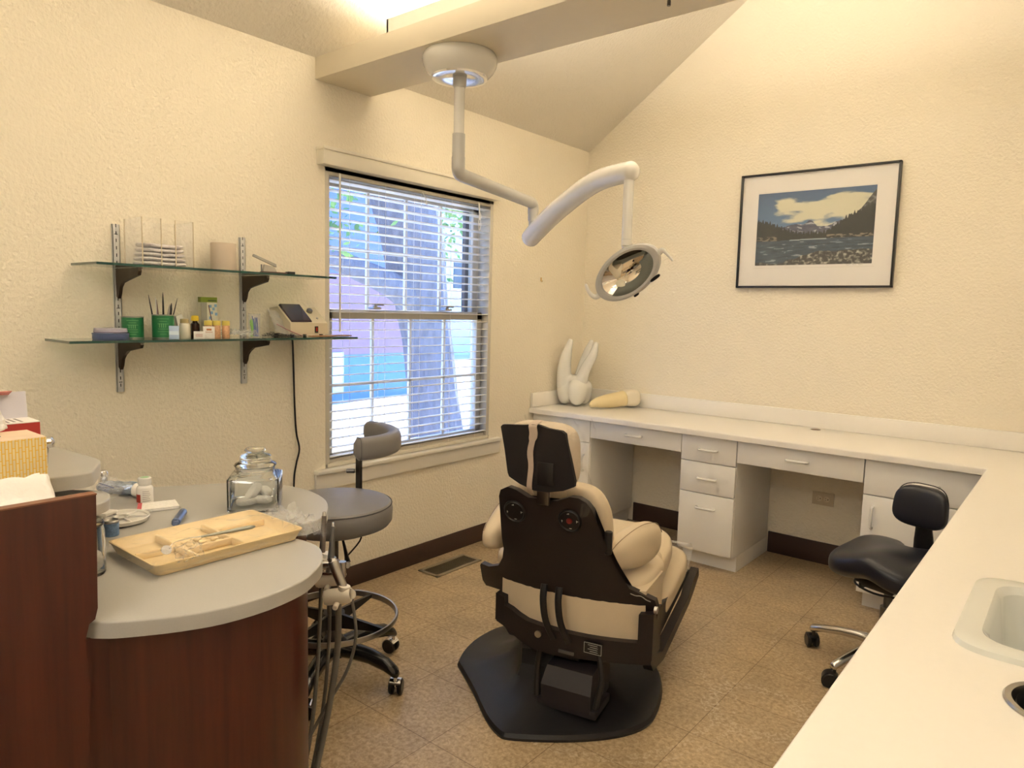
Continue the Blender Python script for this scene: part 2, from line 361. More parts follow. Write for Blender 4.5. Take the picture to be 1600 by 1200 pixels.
# blind
slatm = mat('blind_slat', (.86, .84, .79), .45, noise_amt=.01)
bl = thing('window_blind', 'white two inch slat blind with valance hanging in the window', 'blind', (-.0, -1.57, .625))
MB().bx(.0, .055, -2.205, -.985, 2.02, 2.095, .003).bx(.0, .062, -2.21, -.98, 2.083, 2.098, .004).build('valance', mat('valance_cream', (.80, .745, .62), .45, noise_amt=.02), bl)
MB().bx(-.052, .0, -2.14, -1.01, 1.985, 2.022, .003).build('headrail', tanm, bl)
sl = MB(); nS = 31; z_top = 1.968; pitch = .0432
for i in range(nS):
    z = z_top - i * pitch; rings = []
    for y in (-2.15, -.995):
        up = [(-.052 + .05 * k / 4, y, z + .0022 * (1 - ((k - 2) / 2) ** 2) + (k - 2) * .0008) for k in range(5)]
        rings.append(up + [(p[0], p[1], p[2] - .0026) for p in up[::-1]])
    sl.loft(rings)
sl.build('slats', slatm, bl)
MB().bx(-.050, .004, -2.15, -.995, .624, .644, .003).build('bottom_rail', mat('rail_cream', (.70, .65, .54), .45), bl)
cd = MB()
for y in (-2.02, -1.80, -1.56, -1.33, -1.11):
    for x in (-.052, -.0): cd.cyl((x, y, .64), (x, y, 1.99), .0009, 6)
cd.build('ladder_cords', trimw, bl)
MB().cyl((.012, -2.085, 1.27), (.012, -2.085, 2.0), .0048, 8).build('tilt_wand', trimw, bl)
MB().tube([(.01, -1.125, 2.0), (.014, -1.12, 1.93), (.02, -1.135, 1.88), (.014, -1.118, 1.84), (.012, -1.108, 1.88), (.01, -1.118, 1.95)], .0018, 6, 5).tube([(.012, -1.125, 1.99), (.02, -1.13, 1.95), (.016, -1.112, 1.92), (.014, -1.12, 1.90)], .004, 6, 4).build('lift_cord', trimw, bl)
MB().tube([(.008, -1.56, 1.99), (.012, -1.54, 1.96), (.012, -1.53, 1.93), (.010, -1.55, 1.95)], .003, 6, 4).build('cord_knot', trimw, bl)

# ------------------------------------------------------------------ outdoors
groundm = mat('concrete_ground', (.55, .54, .52), .9, noise_amt=.08, noise_scale=2)
struct(MB().bx(-40, -T - .02, -25, 40, -.6, -.35), 'ground', groundm, origin=(-10, 0, -.35))
barkm = mat('bark', (.13, .122, .15), .9, noise_amt=.75, noise_scale=26, bump=1., bump_scale=26, stretch=(1, 1, .28))
tr = thing('tree', 'big rough-barked tree just outside the window', 'tree', (-2.5, 1.15, -.35))
def bark_ring(c, r, k, seg=44):
    out = []
    for i in range(seg):
        a = 2 * math.pi * i / seg
        rr = r * (1 + .07 * noise.noise((math.cos(a) * 5, math.sin(a) * 5, c[2] * .9)) + .05 * math.sin(a * 15 + 3 * math.sin(c[2] * 2.2)))
        out.append((c[0] + rr * math.cos(a), c[1] + rr * math.sin(a), c[2]))
    return out
cs = [((-2.5, 1.12, -.4), .36), ((-2.5, 1.06, 0), .29), ((-2.5, .98, .6), .255), ((-2.5, .90, 1.1), .25), ((-2.5, .80, 1.6), .27), ((-2.5, .68, 2.1), .30), ((-2.5, .52, 2.6), .33), ((-2.5, .30, 3.2), .32), ((-2.4, .0, 4.2), .30)]
rg = []
for i in range(len(cs) - 1):
    for j in range(8):
        t_ = j / 8; c = [cs[i][0][k] * (1 - t_) + cs[i + 1][0][k] * t_ for k in range(3)]; rg.append(bark_ring(c, cs[i][1] * (1 - t_) + cs[i + 1][1] * t_, i))
MB().loft(rg).build('trunk', barkm, tr, angle=80)
MB().tube([(-2.5, .75, 1.45), (-2.45, .35, 1.62), (-2.4, -.1, 1.74), (-2.35, -.6, 1.88), (-2.3, -1.4, 2.15)], [.16, .12, .10, .09, .07], 14, 6).build('branch', barkm, tr, angle=80)
MB().tube([(-2.5, .3, 3.0), (-2.6, 1.0, 3.6), (-2.7, 2.0, 4.1)], [.2, .12], 14, 6).build('branch', barkm, tr, angle=80)
leafm = mat('green_leaves', (.16, .30, .06), .6, noise_amt=.4, noise_scale=6, trans=.0)
lf = MB(); rnd = random.Random(3)
for cx, cy, cz, rr, n in ((-2.6, -.55, 2.35, .5, 420), (-2.6, -.6, 2.0, .3, 160), (-2.9, 1.75, 2.55, .55, 420), (-2.8, .6, 4.0, 1.5, 900)):
    for i in range(n):
        p = Vector((rnd.gauss(0, .5) * rr + cx, rnd.gauss(0, .5) * rr + cy, rnd.gauss(0, .5) * rr + cz)); a = Vector((rnd.uniform(-1, 1), rnd.uniform(-1, 1), rnd.uniform(-1, 1))).normalized(); b = a.orthogonal().normalized(); sz = rnd.uniform(.03, .06)
        vs = [lf.bm.verts.new(p + a * sz), lf.bm.verts.new(p + b * sz * .5), lf.bm.verts.new(p - a * sz), lf.bm.verts.new(p - b * sz * .5)]; lf.bm.faces.new(vs)
tag(lf.build('leaves', leafm, tr), kind='stuff')
nb = thing('neighbour_building', 'red-brown neighbouring building with blue shade coloured in above and below, behind the tree', 'building', (-9, 0, -.35))
MB().bx(-14, -7.98, -14, 6.3, 2.0, 4.2).build('shaded_upper_wall', mat('upper_wall_blue_shade', (.13, .17, .30), .9, noise_amt=.1), nb)  # upper wall and soffit lie in shade; the blue is painted into the colour
MB().bx(-14, -8, -14, 6.25, .5, 2.0).build('upper_wall', mat('rust_stucco', (.27, .16, .20), .9, noise_amt=.1, noise_scale=2), nb)
MB().bx(-14, -8.02, -14, 6.2, -.35, .5).build('lower_wall', mat('lower_wall_blue_shade', (.10, .22, .36), .9, noise_amt=.1, noise_scale=2), nb)  # blue tone of the wall base is painted-in shade
MB().bx(-14.3, -7.4, -14, 6.6, 4.2, 4.5).build('roof', mat('grey_roof', (.12, .13, .16), .9), nb)
wm_ = MB().bx(-8.04, -7.97, 3.8, 4.05, -.2, .55); wm_.build('pier', mat('white_pier', (.6, .68, .72), .8), nb)
n2 = thing('pale_house', 'pale house with small dark windows seen to the right of the tree', 'building', (-20, 18, -.35))
MB().bx(-22, -16, 10.5, 30, -.35, 5.5).build('wall', mat('pale_siding', (.55, .62, .62), .9, noise_amt=.05), n2)
for (ya, yb, za, zb) in ((11.4, 12.6, 2.2, 3.3), (13.3, 14.5, 2.2, 3.3), (15.2, 16.4, 2.2, 3.3), (17.2, 18.6, 2.2, 3.3), (12.0, 13.4, -.3, 1.2)):
    f = MB().bx(-16.02, -15.94, ya - .1, yb + .1, za - .1, zb + .1).build('window', trimw, n2); MB().bx(-15.95, -15.9, ya, yb, za, zb).build('pane', mat('dark_glass', (.04, .06, .08), .1), f)
MB().loft([[(-22.5, 10, 5.5), (-15.4, 10, 5.5), (-19, 10, 8)], [(-22.5, 31, 5.5), (-15.4, 31, 5.5), (-19, 31, 8)]]).build('roof', MATS['grey_roof'], n2)

# ================================================================== FAR COUNTER
ZT = .775; YF = -.595; XC = 2.462
def handle(p, vertical=False, L=.10, nx=(0, -1, 0)):
    p = Vector(p); d = Vector((0, 0, 1)) if vertical else (Vector((1, 0, 0)) if abs(nx[1]) else Vector((0, 1, 0))); n = Vector(nx)
    a = p - d * L / 2; b = p + d * L / 2; o = .024
    pts = [a, a + n * o * .7, a + n * o + d * .008, b + n * o - d * .008, b + n * o * .7, b]
    return MB().tube([a, a + n * .012, a + n * (o - .004) + d * .003, a + n * o + d * .012, (a + b) / 2 + n * (o + .002), b + n * o - d * .012, b + n * (o - .004) - d * .003, b + n * .012, b], .0064, 10, 3)
def front(parent, x0, x1, z0, z1, y, kind='drawer', hp=None, vert=False):
    f = MB().bx(x0 + .0015, x1 - .0015, y - .018, y, z0 + .0015, z1 - .0015, .0012).build(kind, lam, parent)
    c = hp or ((x0 + x1) / 2, (z0 + z1) / 2)
    handle((c[0], y - .018, c[1]), vert).build('handle', white, f); return f
yc = -.545
cab = thing('base_cabinet', 'white cabinet with one drawer over a door, in the corner beside the tooth models', 'cabinet', (.22, -.28, 0))
MB().bx(.003, .449, yc, -.012, .09, .735, .001).build('body', lam, cab); MB().bx(.003, .43, yc + .07, -.02, 0, .09).build('toe_kick', lam, cab)
front(cab, .012, .449, .602, .737, yc, hp=(.24, .67)); front(cab, .012, .449, .092, .600, yc, 'door', hp=(.412, .475), vert=True)
pd = thing('pencil_drawer', 'shallow white drawer over the left knee space', 'drawer', (.75, -.3, .63))
MB().bx(.452, 1.048, yc + .02, -.05, .645, .735).build('box', lamin, pd); front(pd, .452, 1.050, .632, .737, yc)
tw = thing('drawer_cabinet', 'white narrow cabinet of three drawers between the two knee spaces', 'cabinet', (1.2, -.28, 0))
MB().bx(1.052, 1.366, yc, -.012, .09, .735, .001).build('body', lam, tw); MB().bx(1.052, 1.366, yc + .065, -.012, 0, .09).build('toe_kick', lam, tw)
front(tw, 1.052, 1.366, .596, .737, yc); front(tw, 1.052, 1.366, .424, .594, yc, hp=(1.21, .508)); front(tw, 1.052, 1.366, .098, .422, yc, hp=(1.21, .345))
pd = thing('pencil_drawer', 'wide shallow white drawer over the right knee space, above the outlet', 'drawer', (1.67, -.3, .62))
MB().bx(1.37, 1.975, yc + .02, -.05, .635, .735).build('box', lamin, pd); front(pd, 1.368, 1.983, .620, .737, yc)
rc = thing('base_cabinet', 'white cabinet with drawer and door behind the black saddle stool', 'cabinet', (2.2, -.28, 0))
MB().bx(1.985, 2.498, yc, -.012, .09, .735, .001).build('body', lam, rc); MB().bx(2.00, 2.50, yc + .065, -.012, 0, .09).build('toe_kick', lam, rc)
front(rc, 1.985, 2.498, .570, .737, yc); front(rc, 1.985, 2.498, .092, .568, yc, 'door', hp=(2.032, .465), vert=True)
sc = thing('sink_cabinet', 'long white cabinet run under the sink counter at the right', 'cabinet', (2.8, -2.2, 0))
MB().bx(2.55, 2.565, -3.9, -.60, .09, .735).bx(2.565, XR - .003, -3.9, -3.885, .09, .735).bx(2.565, XR - .003, -.615, -.60, .09, .735).bx(2.565, XR - .003, -3.885, -.615, .09, .105).build('body', lam, sc); MB().bx(2.60, XR - .003, -3.9, -.60, 0, .09).build('toe_kick', lam, sc)
for k in range(6):
    y0 = -3.9 + k * .548; f = MB().bx(2.532, 2.55, y0 + .002, y0 + .546, .092, .735, .001).build('door', lam, sc); handle((2.532, y0 + .5, .62), True, nx=(-1, 0, 0)).build('handle', white, f)
# countertop, L-shaped, with backsplash
ct = thing('countertop', 'long white L-shaped worktop with backsplash along two walls', 'countertop', (1.5, -.3, .74))
SX0, SX1, SY0, SY1 = 2.605, 3.02, -2.62, -2.17
CUT = (2.775, -2.765, .078)
ztb = .742
def rrect(x0, x1, y0, y1, r, z, k=8): return [(p[0], p[1], z) for p in round_poly([(x0, y0), (x1, y0), (x1, y1), (x0, y1)], r * 1.6, k)]
def plate(outer, holes, z0, z1, bev, material, name, parent):
    """flat slab from an outline with holes, its upper outer edge rounded"""
    b = bmesh.new(); cen = None; n = len(outer)
    def inset(d):
        out = []
        for i in range(n):
            p, q, r = Vector(outer[i - 1]), Vector(outer[i]), Vector(outer[(i + 1) % n]); e1 = (q - p).normalized(); e2 = (r - q).normalized()
            n1 = Vector((-e1.y, e1.x)); n2 = Vector((-e2.y, e2.x)); m_ = (n1 + n2); m_ = m_ / max(.3, m_.length_squared) * 2; out.append(q + m_ * d)
        return out
    prof = [(0, z0)] + [(bev * (1 - math.cos(t_)), z1 - bev + bev * math.sin(t_)) for t_ in [math.pi / 2 * k / 4 for k in range(5)]]
    R = [[b.verts.new((p.x, p.y, z)) for p in inset(d)] for d, z in prof]
    for r0, r1 in zip(R, R[1:]):
        for i in range(n): j = (i + 1) % n; b.faces.new((r0[i], r0[j], r1[j], r1[i]))
    H0 = [[b.verts.new((*p[:2], z0)) for p in h] for h in holes]; H1 = [[b.verts.new((*p[:2], z1)) for p in h] for h in holes]
    for h0, h1 in zip(H0, H1):
        for i in range(len(h0)): j = (i + 1) % len(h0); b.faces.new((h0[j], h0[i], h1[i], h1[j]))
    for loops in ([R[-1]] + H1, [R[0]] + H0):
        ed = [b.edges.get((l_[i], l_[(i + 1) % len(l_)])) or b.edges.new((l_[i], l_[(i + 1) % len(l_)])) for l_ in loops for i in range(len(l_))]
        bmesh.ops.triangle_fill(b, use_beauty=True, use_dissolve=False, edges=ed)
    bmesh.ops.recalc_face_normals(b, faces=b.faces); mb = MB(); mb._merge(b); return mb.build(name, material, parent, angle=40)
CY0 = -3.95
outl = [(.003, 0), (.003, YF), (XC - .012, YF), (XC, YF - .012), (XC, CY0), (XR, CY0), (XR, 0)]
plate(outl, [rrect(SX0, SX1 - .01, SY0, SY1, .04, 0)[::-1], [(CUT[0] + CUT[2] * math.cos(-k * math.pi / 24), CUT[1] + CUT[2] * math.sin(-k * math.pi / 24)) for k in range(48)]], ztb, ZT, .008, lamtop, 'top', ct)
MB().bx(.003, XR - .003, -.022, -.002, ZT, .868, .004).bx(.003, .022, YF + .01, -.02, ZT, .868, .003).bx(XR - .022, XR - .003, -3.95, -.02, ZT, .868, .003).build('backsplash', lamtop, ct)
MB().lathe([(.0, ZT + .0005), (.025, ZT + .0005), (.027, ZT + .002), (.020, ZT + .003), (.018, ZT + .0015), (0, ZT + .0015)], (1.62, -.085, 0), 24, caps=False).build('grommet', mat('grommet_brown', (.20, .15, .11), .5), ct)
# sink
sk = thing('sink', 'white enamel drop-in sink with rounded rim in the right worktop', 'sink', ((SX0 + SX1) / 2, (SY0 + SY1) / 2, ZT))
def rrect(x0, x1, y0, y1, r, z, k=8): return [(p[0], p[1], z) for p in round_poly([(x0, y0), (x1, y0), (x1, y1), (x0, y1)], r * 1.6, k)]
rings = [rrect(SX0 - .015, SX1, SY0 - .015, SY1 + .015, .05, ZT + .0), rrect(SX0 - .012, SX1, SY0 - .012, SY1 + .012, .05, ZT + .010), rrect(SX0, SX1 - .01, SY0, SY1, .05, ZT + .014), rrect(SX0 + .03, SX1 - .07, SY0 + .03, SY1 - .03, .045, ZT + .012),
         rrect(SX0 + .042, SX1 - .082, SY0 + .042, SY1 - .042, .045, ZT - .002), rrect(SX0 + .055, SX1 - .095, SY0 + .055, SY1 - .055, .05, ZT - .10), rrect(SX0 + .07, SX1 - .11, SY0 + .07, SY1 - .07, .05, ZT - .14), rrect(SX0 + .10, SX1 - .14, SY0 + .10, SY1 - .10, .05, ZT - .15)]
MB().loft(rings, cap0=False, cap1=True).build('basin', mat('sink_enamel', (.74, .755, .71), .12, coat=.5, noise_amt=.01), sk)
MB().lathe([(0, ZT - .149), (.028, ZT - .149), (.03, ZT - .146), (.022, ZT - .147), (0, ZT - .148)], (2.79, -2.395, 0), 24, caps=False).build('drain', chrome, sk)
MB().tube([(3.0, -2.395, ZT + .01), (3.0, -2.395, ZT + .16), (2.97, -2.395, ZT + .22), (2.90, -2.395, ZT + .23), (2.87, -2.395, ZT + .19)], .011, 12, 5).cyl((3.0, -2.395, ZT + .01), (3.0, -2.395, ZT + .03), .025, 20).build('faucet', chrome, sk)
wc = thing('waste_chute', 'round steel-rimmed waste opening in the worktop in front of the sink', 'waste chute', (CUT[0], CUT[1], ZT - .3))
MB().lathe([(CUT[2] + .009, ZT + .001), (CUT[2] + .006, ZT + .005), (CUT[2] - .003, ZT + .004), (CUT[2] - .006, ZT - .01), (CUT[2] - .006, ZT - .035), (CUT[2] - .010, ZT - .035), (CUT[2] - .010, ZT - .002)], (CUT[0], CUT[1], 0), 48, caps=False).build('rim', steel, wc)
MB().lathe([(CUT[2] - .008, ZT - .03), (CUT[2] - .012, ZT - .25), (0, ZT - .25)], (CUT[0], CUT[1], 0), 40, caps=False).build('liner', dsteel, wc)
# outlet and wall hook
ou = thing('wall_outlet', 'beige double socket outlet on the wall in the right knee space', 'outlet', (1.664, -.003, .34))
MB().bx(1.605, 1.722, -.006, 0, .338, .412, .002).build('cover_plate', mat('outlet_beige', (.60, .51, .37), .4), ou)
for cx in (1.643, 1.684):
    s_ = MB().cyl((cx, -.006, .375), (cx, -.0085, .375), .0155, 24).build('socket', mat('outlet_face', (.70, .62, .47), .4), ou)
    MB().bx(cx - .009, cx - .003, -.0092, -.008, .3795, .3815).bx(cx - .009, cx - .002, -.0092, -.008, .3685, .3705).cyl((cx + .007, -.0092, .375), (cx + .007, -.008, .375), .003, 10).build('slots', blk, s_)
hk = thing('picture_hook', 'tiny brass hook left in the wall right of the window', 'hook', (.0, -.505, 1.58))
MB().bx(0, .003, -.509, -.501, 1.583, 1.607).tube([(.002, -.505, 1.586), (.006, -.505, 1.579), (.012, -.505, 1.583), (.012, -.505, 1.59)], .0015, 6, 3).build('hook', mat('brass', (.5, .33, .1), .35, metal=1.), hk)
# floor vent
fv = thing('floor_vent', 'brown metal floor register near the wall under the window', 'vent', (.16, -1.465, 0))
ventm = mat('vent_brown', (.15, .12, .085), .4, metal=.5)
MB().bx(.09, .235, -1.64, -1.62, 0, .006, .002).bx(.09, .235, -1.31, -1.29, 0, .006, .002).bx(.09, .112, -1.64, -1.29, 0, .006, .002).bx(.213, .235, -1.64, -1.29, 0, .006, .002).build('frame', mat('vent_frame', (.33, .28, .20), .4, metal=.4), fv)
v = MB().bx(.11, .215, -1.625, -1.305, .0005, .0015)
for k in range(24): v.box((.1625, -1.615 + k * .0133, .003), (.1, .002, .003))
v.build('grille', ventm, fv)

# tooth models
def remesh(o, s=.006, it=3):
    md = o.modifiers.new('r', 'REMESH'); md.mode = 'VOXEL'; md.voxel_size = s; md.use_smooth_shade = True
    m2 = o.modifiers.new('s', 'SMOOTH'); m2.iterations = it; m2.factor = .5
whm = mat('molar_white', (.80, .79, .74), .22, coat=.4, noise_amt=.02); ivm = mat('ivory_root', (.80, .66, .38), .35, coat=.2, noise_amt=.04); crm = mat('crown_ivory', (.84, .76, .60), .3, coat=.2, noise_amt=.02)
tm = thing('tooth_model', 'giant glossy white molar model standing on its crown in the counter corner', 'tooth model', (.145, -.25, ZT))
cx, cy = .136, -.280
a = MB()
def crown_fn(x, y, z, p):
    k = 1 - .10 * max(0, z) + .05 * math.sin(math.pi * max(-1, min(1, z)))
    groove = .016 * math.exp(-(x / .18) ** 2) * (1 if y < 0 else .6) + .010 * math.exp(-(y / .2) ** 2)
    q = Vector((p.x * k, p.y * k, p.z)); q.y += groove * (1 if y < 0 else -1) * abs(y)
    if z < -.2: q.z += .03 * (math.exp(-(x / .25) ** 2) + .6 * math.exp(-(y / .25) ** 2)) * (-z)
    return q
a.cushion((cx, cy, ZT + .096), (.215, .205, .19), 3.0, 18, crown_fn)
a.build('crown', whm, tm, angle=180)
r = MB()
r.tube([(cx - .045, cy - .045, ZT + .12), (cx - .055, cy - .05, ZT + .22), (cx - .045, cy - .045, ZT + .33), (cx - .02, cy - .03, ZT + .44)], [.058, .048, .036, .014], 20, 6)
r.tube([(cx + .045, cy - .02, ZT + .12), (cx + .075, cy + .00, ZT + .24), (cx + .115, cy + .03, ZT + .34), (cx + .125, cy + .05, ZT + .425)], [.05, .036, .029, .013], 20, 6)
r.tube([(cx + .0, cy + .05, ZT + .12), (cx + .005, cy + .075, ZT + .24), (cx + .03, cy + .09, ZT + .35), (cx + .06, cy + .10, ZT + .435)], [.048, .036, .027, .013], 20, 6)
r.cushion((cx, cy, ZT + .15), (.165, .15, .11), 2.6, 12)
o = r.build('roots', mat('molar_root_white', (.76, .75, .71), .2, coat=.5, noise_amt=.02), tm); remesh(o, .006, 5)
t2 = thing('tooth_model', 'ivory single-rooted tooth model lying on its side by the white molar', 'tooth model', (.40, -.2, ZT))
A = Vector((.315, -.365, ZT + .022)); B = Vector((.425, -.135, ZT + .062)); Cc = Vector((.475, -.045, ZT + .072))
MB().tube([A, A + Vector((.02, .04, .018)), (A + B) / 2 + Vector((0, 0, .006)), B], [.012, .030, .045, .053], 24, 8).lathe([(0, 0), (.012, 0)], A, 8).build('root', ivm, t2, angle=180)
def cr2(x, y, z, p):
    k = 1.0 + .12 * z; return Vector((p.x * k, p.y * (k if z < .2 else k * (1 - .12 * z)), p.z))
dirv = (Cc - B).normalized()
MB().cushion((0, 0, .058), (.105, .112, .125), 3.6, 12, cr2, M=Matrix.Translation(B - dirv * .01) @ dirv.to_track_quat('Z', 'Y').to_matrix().to_4x4()).build('crown', crm, t2, angle=180)

# ------------------------------------------------------------------ framed photograph
pf = thing('framed_photograph', 'black-framed landscape photograph of a mountain river on the far wall', 'picture', (1.515, -.012, 1.56))
X0, X1, Z0, Z1 = 1.096, 1.934, 1.560, 2.209; fw = .011
MB().bx(X0, X1, -.034, -.002, Z0, Z0 + fw, .001).bx(X0, X1, -.034, -.002, Z1 - fw, Z1, .001).bx(X0, X0 + fw, -.034, -.002, Z0, Z1, .001).bx(X1 - fw, X1, -.034, -.002, Z0, Z1, .001).build('frame', blk, pf)
mt = MB().bx(X0 + .005, X1 - .005, -.020, -.006, Z0 + .005, Z1 - .005).build('mat_board', mat('mat_board_white', (.88, .845, .80), .85, noise_amt=.01), pf)
PX0, PX1, PZ0, PZ1 = 1.200, 1.826, 1.688, 2.097
def fbm(x, y, o=5, s=0.):
    v, a = 0., .5
    for k in range(o): v += a * noise.noise((x, y, s + k * 7.3)); x *= 2; y *= 2; a *= .5
    return v
def photo(u, v):
    """u right 0-1, v up 0-1: colours of the printed photograph (linear)"""
    col = np.array((.10, .20, .40)) * (1.0 - .45 * v) + np.array((.10, .14, .14)) * (1 - v)
    c = fbm(u * 3.2, v * 7, 6, 2.) * 1.1 + .42 * math.exp(-((v - .80) / .11) ** 2) * sstep(.08, .3, u) + .45 * math.exp(-((v - .68) / .10) ** 2) * sstep(.35, .55, u) - .55 * math.exp(-((v - .97) / .05) ** 2) - .25 * sstep(.2, .0, u)
    k = sstep(.0, .28, c); col = col * (1 - k) + np.array((.70, .68, .52)) * k
    mz = .515 + .11 * fbm(u * 4.5, 0, 6, 9.) + .085 * math.exp(-((u - .48) / .05) ** 2) + .06 * sstep(.5, .8, u)
    if v < mz:
        s_ = fbm(u * 22 + v * 14, v * 30, 6, 4.); col = np.array((.085, .095, .14)) + (.28 * sstep(.10, .2, s_) if v > mz - .10 else 0.) + .10 * s_
    # right-hand cliff
    cl = .50 + 1.15 * max(0, u - .70) ** 1.05 + .03 * fbm(u * 14, 1, 4, 5.) + (.12 * sstep(.86, 1., u))
    if u > .66 and v < cl: col = np.array((.05, .055, .05)) + max(0, .5 * fbm(u * 22, v * 22, 5, 6.)) * (1 if v > .62 else .1)
    tj = .035 * (1 - abs(2 * ((u * 46) % 1) - 1)) + .035 * (1 - abs(2 * ((u * 29.3) % 1) - 1))
    tl = max(.40 + .19 * sstep(.42, 0, u), .38 + .24 * sstep(.55, .85, u) + .12 * sstep(.8, 1, u)) + tj + .02 * fbm(u * 9, 0, 3, 1.)
    if v < tl: col = np.array((.012, .016, .012)) + .02 * max(0, fbm(u * 40, v * 40, 3, 8.))
    if .335 < v < .40 and (u < .2 or u > .62):
        s_ = fbm(u * 26, v * 40, 4, 3.)
        if s_ > .02: col = np.array((.24, .20, .15)) * (.7 + s_)
    wl = .335 + .015 * sstep(.1, .5, u)
    if v < wl:
        s_ = fbm(u * 9, v * 42, 5, 11.); col = np.array((.035, .06, .085)) * (1.2 + 1.6 * s_); 
        if s_ > .26: col = col + .22
        if wl - .014 < v and .3 < u < .62: col = np.array((.35, .42, .45))
    rk = .03 + .15 * sstep(.2, .6, u) + .05 * fbm(u * 8, 0, 4, 13.)
    if v < rk:
        s_ = fbm(u * 30, v * 24, 5, 15.); col = np.array((.045, .045, .04)) + max(0, s_) * 1.2 * np.array((1., .95, .78))
    return np.clip(col, 0.004, 1)
nu, nv = 340, 210; me = bpy.data.meshes.new('print'); po = bpy.data.objects.new('print', me); COL.objects.link(po)
yp = -.0206
vs = [(PX0 + (PX1 - PX0) * i / nu - 1.515, yp + .012, PZ0 + (PZ1 - PZ0) * j / nv - 1.56) for j in range(nv + 1) for i in range(nu + 1)]
fs = [(j * (nu + 1) + i, j * (nu + 1) + i + 1, (j + 1) * (nu + 1) + i + 1, (j + 1) * (nu + 1) + i) for j in range(nv) for i in range(nu)]
me.from_pydata(vs, [], fs); ca = me.color_attributes.new('print_colour', 'FLOAT_COLOR', 'POINT')
cc = np.ones((len(vs), 4), dtype=np.float32)
for j in range(nv + 1):
    for i in range(nu + 1): cc[j * (nu + 1) + i, :3] = photo(i / nu, j / nv)
ca.data.foreach_set('color', cc.ravel()); po.parent = pf
pm = bpy.data.materials.new('photo_print'); pm.use_nodes = True; at = pm.node_tree.nodes.new('ShaderNodeVertexColor'); at.layer_name = 'print_colour'
pm.node_tree.links.new(at.outputs[0], pm.node_tree.nodes['Principled BSDF'].inputs[0]); pm.node_tree.nodes['Principled BSDF'].inputs['Roughness'].default_value = .6; me.materials.append(pm)
MB().bx(X0 + fw, X1 - fw, -.0265, -.0255, Z0 + fw, Z1 - fw).build('glazing', film('picture_glass', gloss=.3, base=.025, rough=.02), pf)
sg = MB()
for k in range(3):
    xs_ = 1.70 + k * .030; sg.tube([(xs_, -.0206, 1.681), (xs_ + .004, -.0206, 1.686), (xs_ + .008, -.0206, 1.680), (xs_ + .014, -.0206, 1.684), (xs_ + .022, -.0206, 1.681)], .0006, 5, 3)
sg.build('signature', dsteel, pf)
MB().bx(1.19, 1.84, -.0203, -.0199, 2.1025, 2.1030).bx(1.19, 1.84, -.0203, -.0199, 1.672, 1.6725).build('bevel_line', seam, pf)

# ================================================================== DENTAL OPERATING LIGHT
dl = thing('operating_light', 'white dental operating light hanging from the ceiling beam on jointed arms', 'dental light', (.735, -2.055, 2.388))
PX, PY = .735, -2.055
MB().lathe([(0, 2.388), (.140, 2.388), (.146, 2.380), (.149, 2.365), (.145, 2.345), (.134, 2.325), (.118, 2.308), (.112, 2.302), (0, 2.302)], (PX, PY, 0), 56).build('canopy', lampw, dl)
MB().lathe([(.112, 2.3035), (.109, 2.295), (.09, 2.292), (.05, 2.297), (.022, 2.300), (.0, 2.300)], (PX, PY, 0), 48, caps=False).build('chrome_cover', chrome, dl)
MB().lathe([(.027, 2.305), (.027, 2.272), (.022, 2.262), (0, 2.262)], (PX, PY, 0), 28).build('collar', lampg, dl)
MB().cyl((PX, PY, 2.28), (PX, PY, 2.04), .0205, 28).build('drop_tube', lampw, dl)
E1 = Vector((.545, -1.31, 1.925)); k0 = Vector((PX, PY, 1.935)); dd = (E1 - k0).normalized()
MB().cyl((PX, PY, 2.085), (PX, PY, 1.985), .0255, 28).build('sleeve', lampg, dl)
MB().tube(fillet([(PX, PY, 1.995), (PX, PY, 1.930), E1, E1 - Vector((0, 0, .05))], .030), .0268, 22).build('swing_arm', lampg, dl, angle=60)
MB().cyl(E1 - Vector((0, 0, .025)), E1 - Vector((0, 0, .085)), .0255, 24).cyl(E1 - Vector((0, 0, .035)), E1 - Vector((0, 0, .039)), .0268, 24).cyl(E1 - Vector((0, 0, .08)), E1 - Vector((0, 0, .12)), .022, 24).build('knuckle', lampg, dl)
K2 = E1 - Vector((0, 0, .155)); E2 = Vector((1.262, -1.602, 1.965))
hd_ = (E2 - K2); hn = Vector((hd_.x, hd_.y, 0)).normalized()
mid1 = K2 + hd_ * .33 + Vector((0, 0, .042)); mid2 = K2 + hd_ * .68 + Vector((0, 0, .050))
P_ = spline([K2 - hn * .02 + Vector((0, 0, -.012)), K2 + hd_ * .08 + Vector((0, 0, .012)), mid1, mid2, E2 - Vector((0, 0, .004))], 7)
nP = len(P_); rr_old = [.010] + [.049 * min(1, ((i) / 4) ** .5) if i < 4 else (.049 - .008 * i / nP if i < nP - 4 else .041 * min(1, ((nP - 1 - i) / 4) ** .5 + .12)) for i in range(1, nP)]
rr = [.046 + .004 * math.sin(math.pi * i / nP) - .006 * i / nP for i in range(nP)]
sa_ = MB().tube(P_, rr, 28, caps=False)
for p, q, r_ in ((P_[0], P_[0] - P_[1], rr[0]), (P_[-1], P_[-1] - P_[-2], rr[-1])): sa_.lathe([(r_ * math.cos(t_), r_ * .8 * math.sin(t_)) for t_ in [math.pi / 2 * k / 6 for k in range(7)]], p, 28, axis=q, caps=False)
bmesh.ops.remove_doubles(sa_.bm, verts=sa_.bm.verts, dist=.0005); bmesh.ops.recalc_face_normals(sa_.bm, faces=sa_.bm.faces); sa_.build('spring_arm', lampw, dl, angle=70)
H0 = E2 + Vector((-.006, -.0, -.02)); H1 = Vector((H0.x, H0.y, 1.665))
MB().cyl(H0, H1, .0205, 24).build('head_tube', lampw, dl)
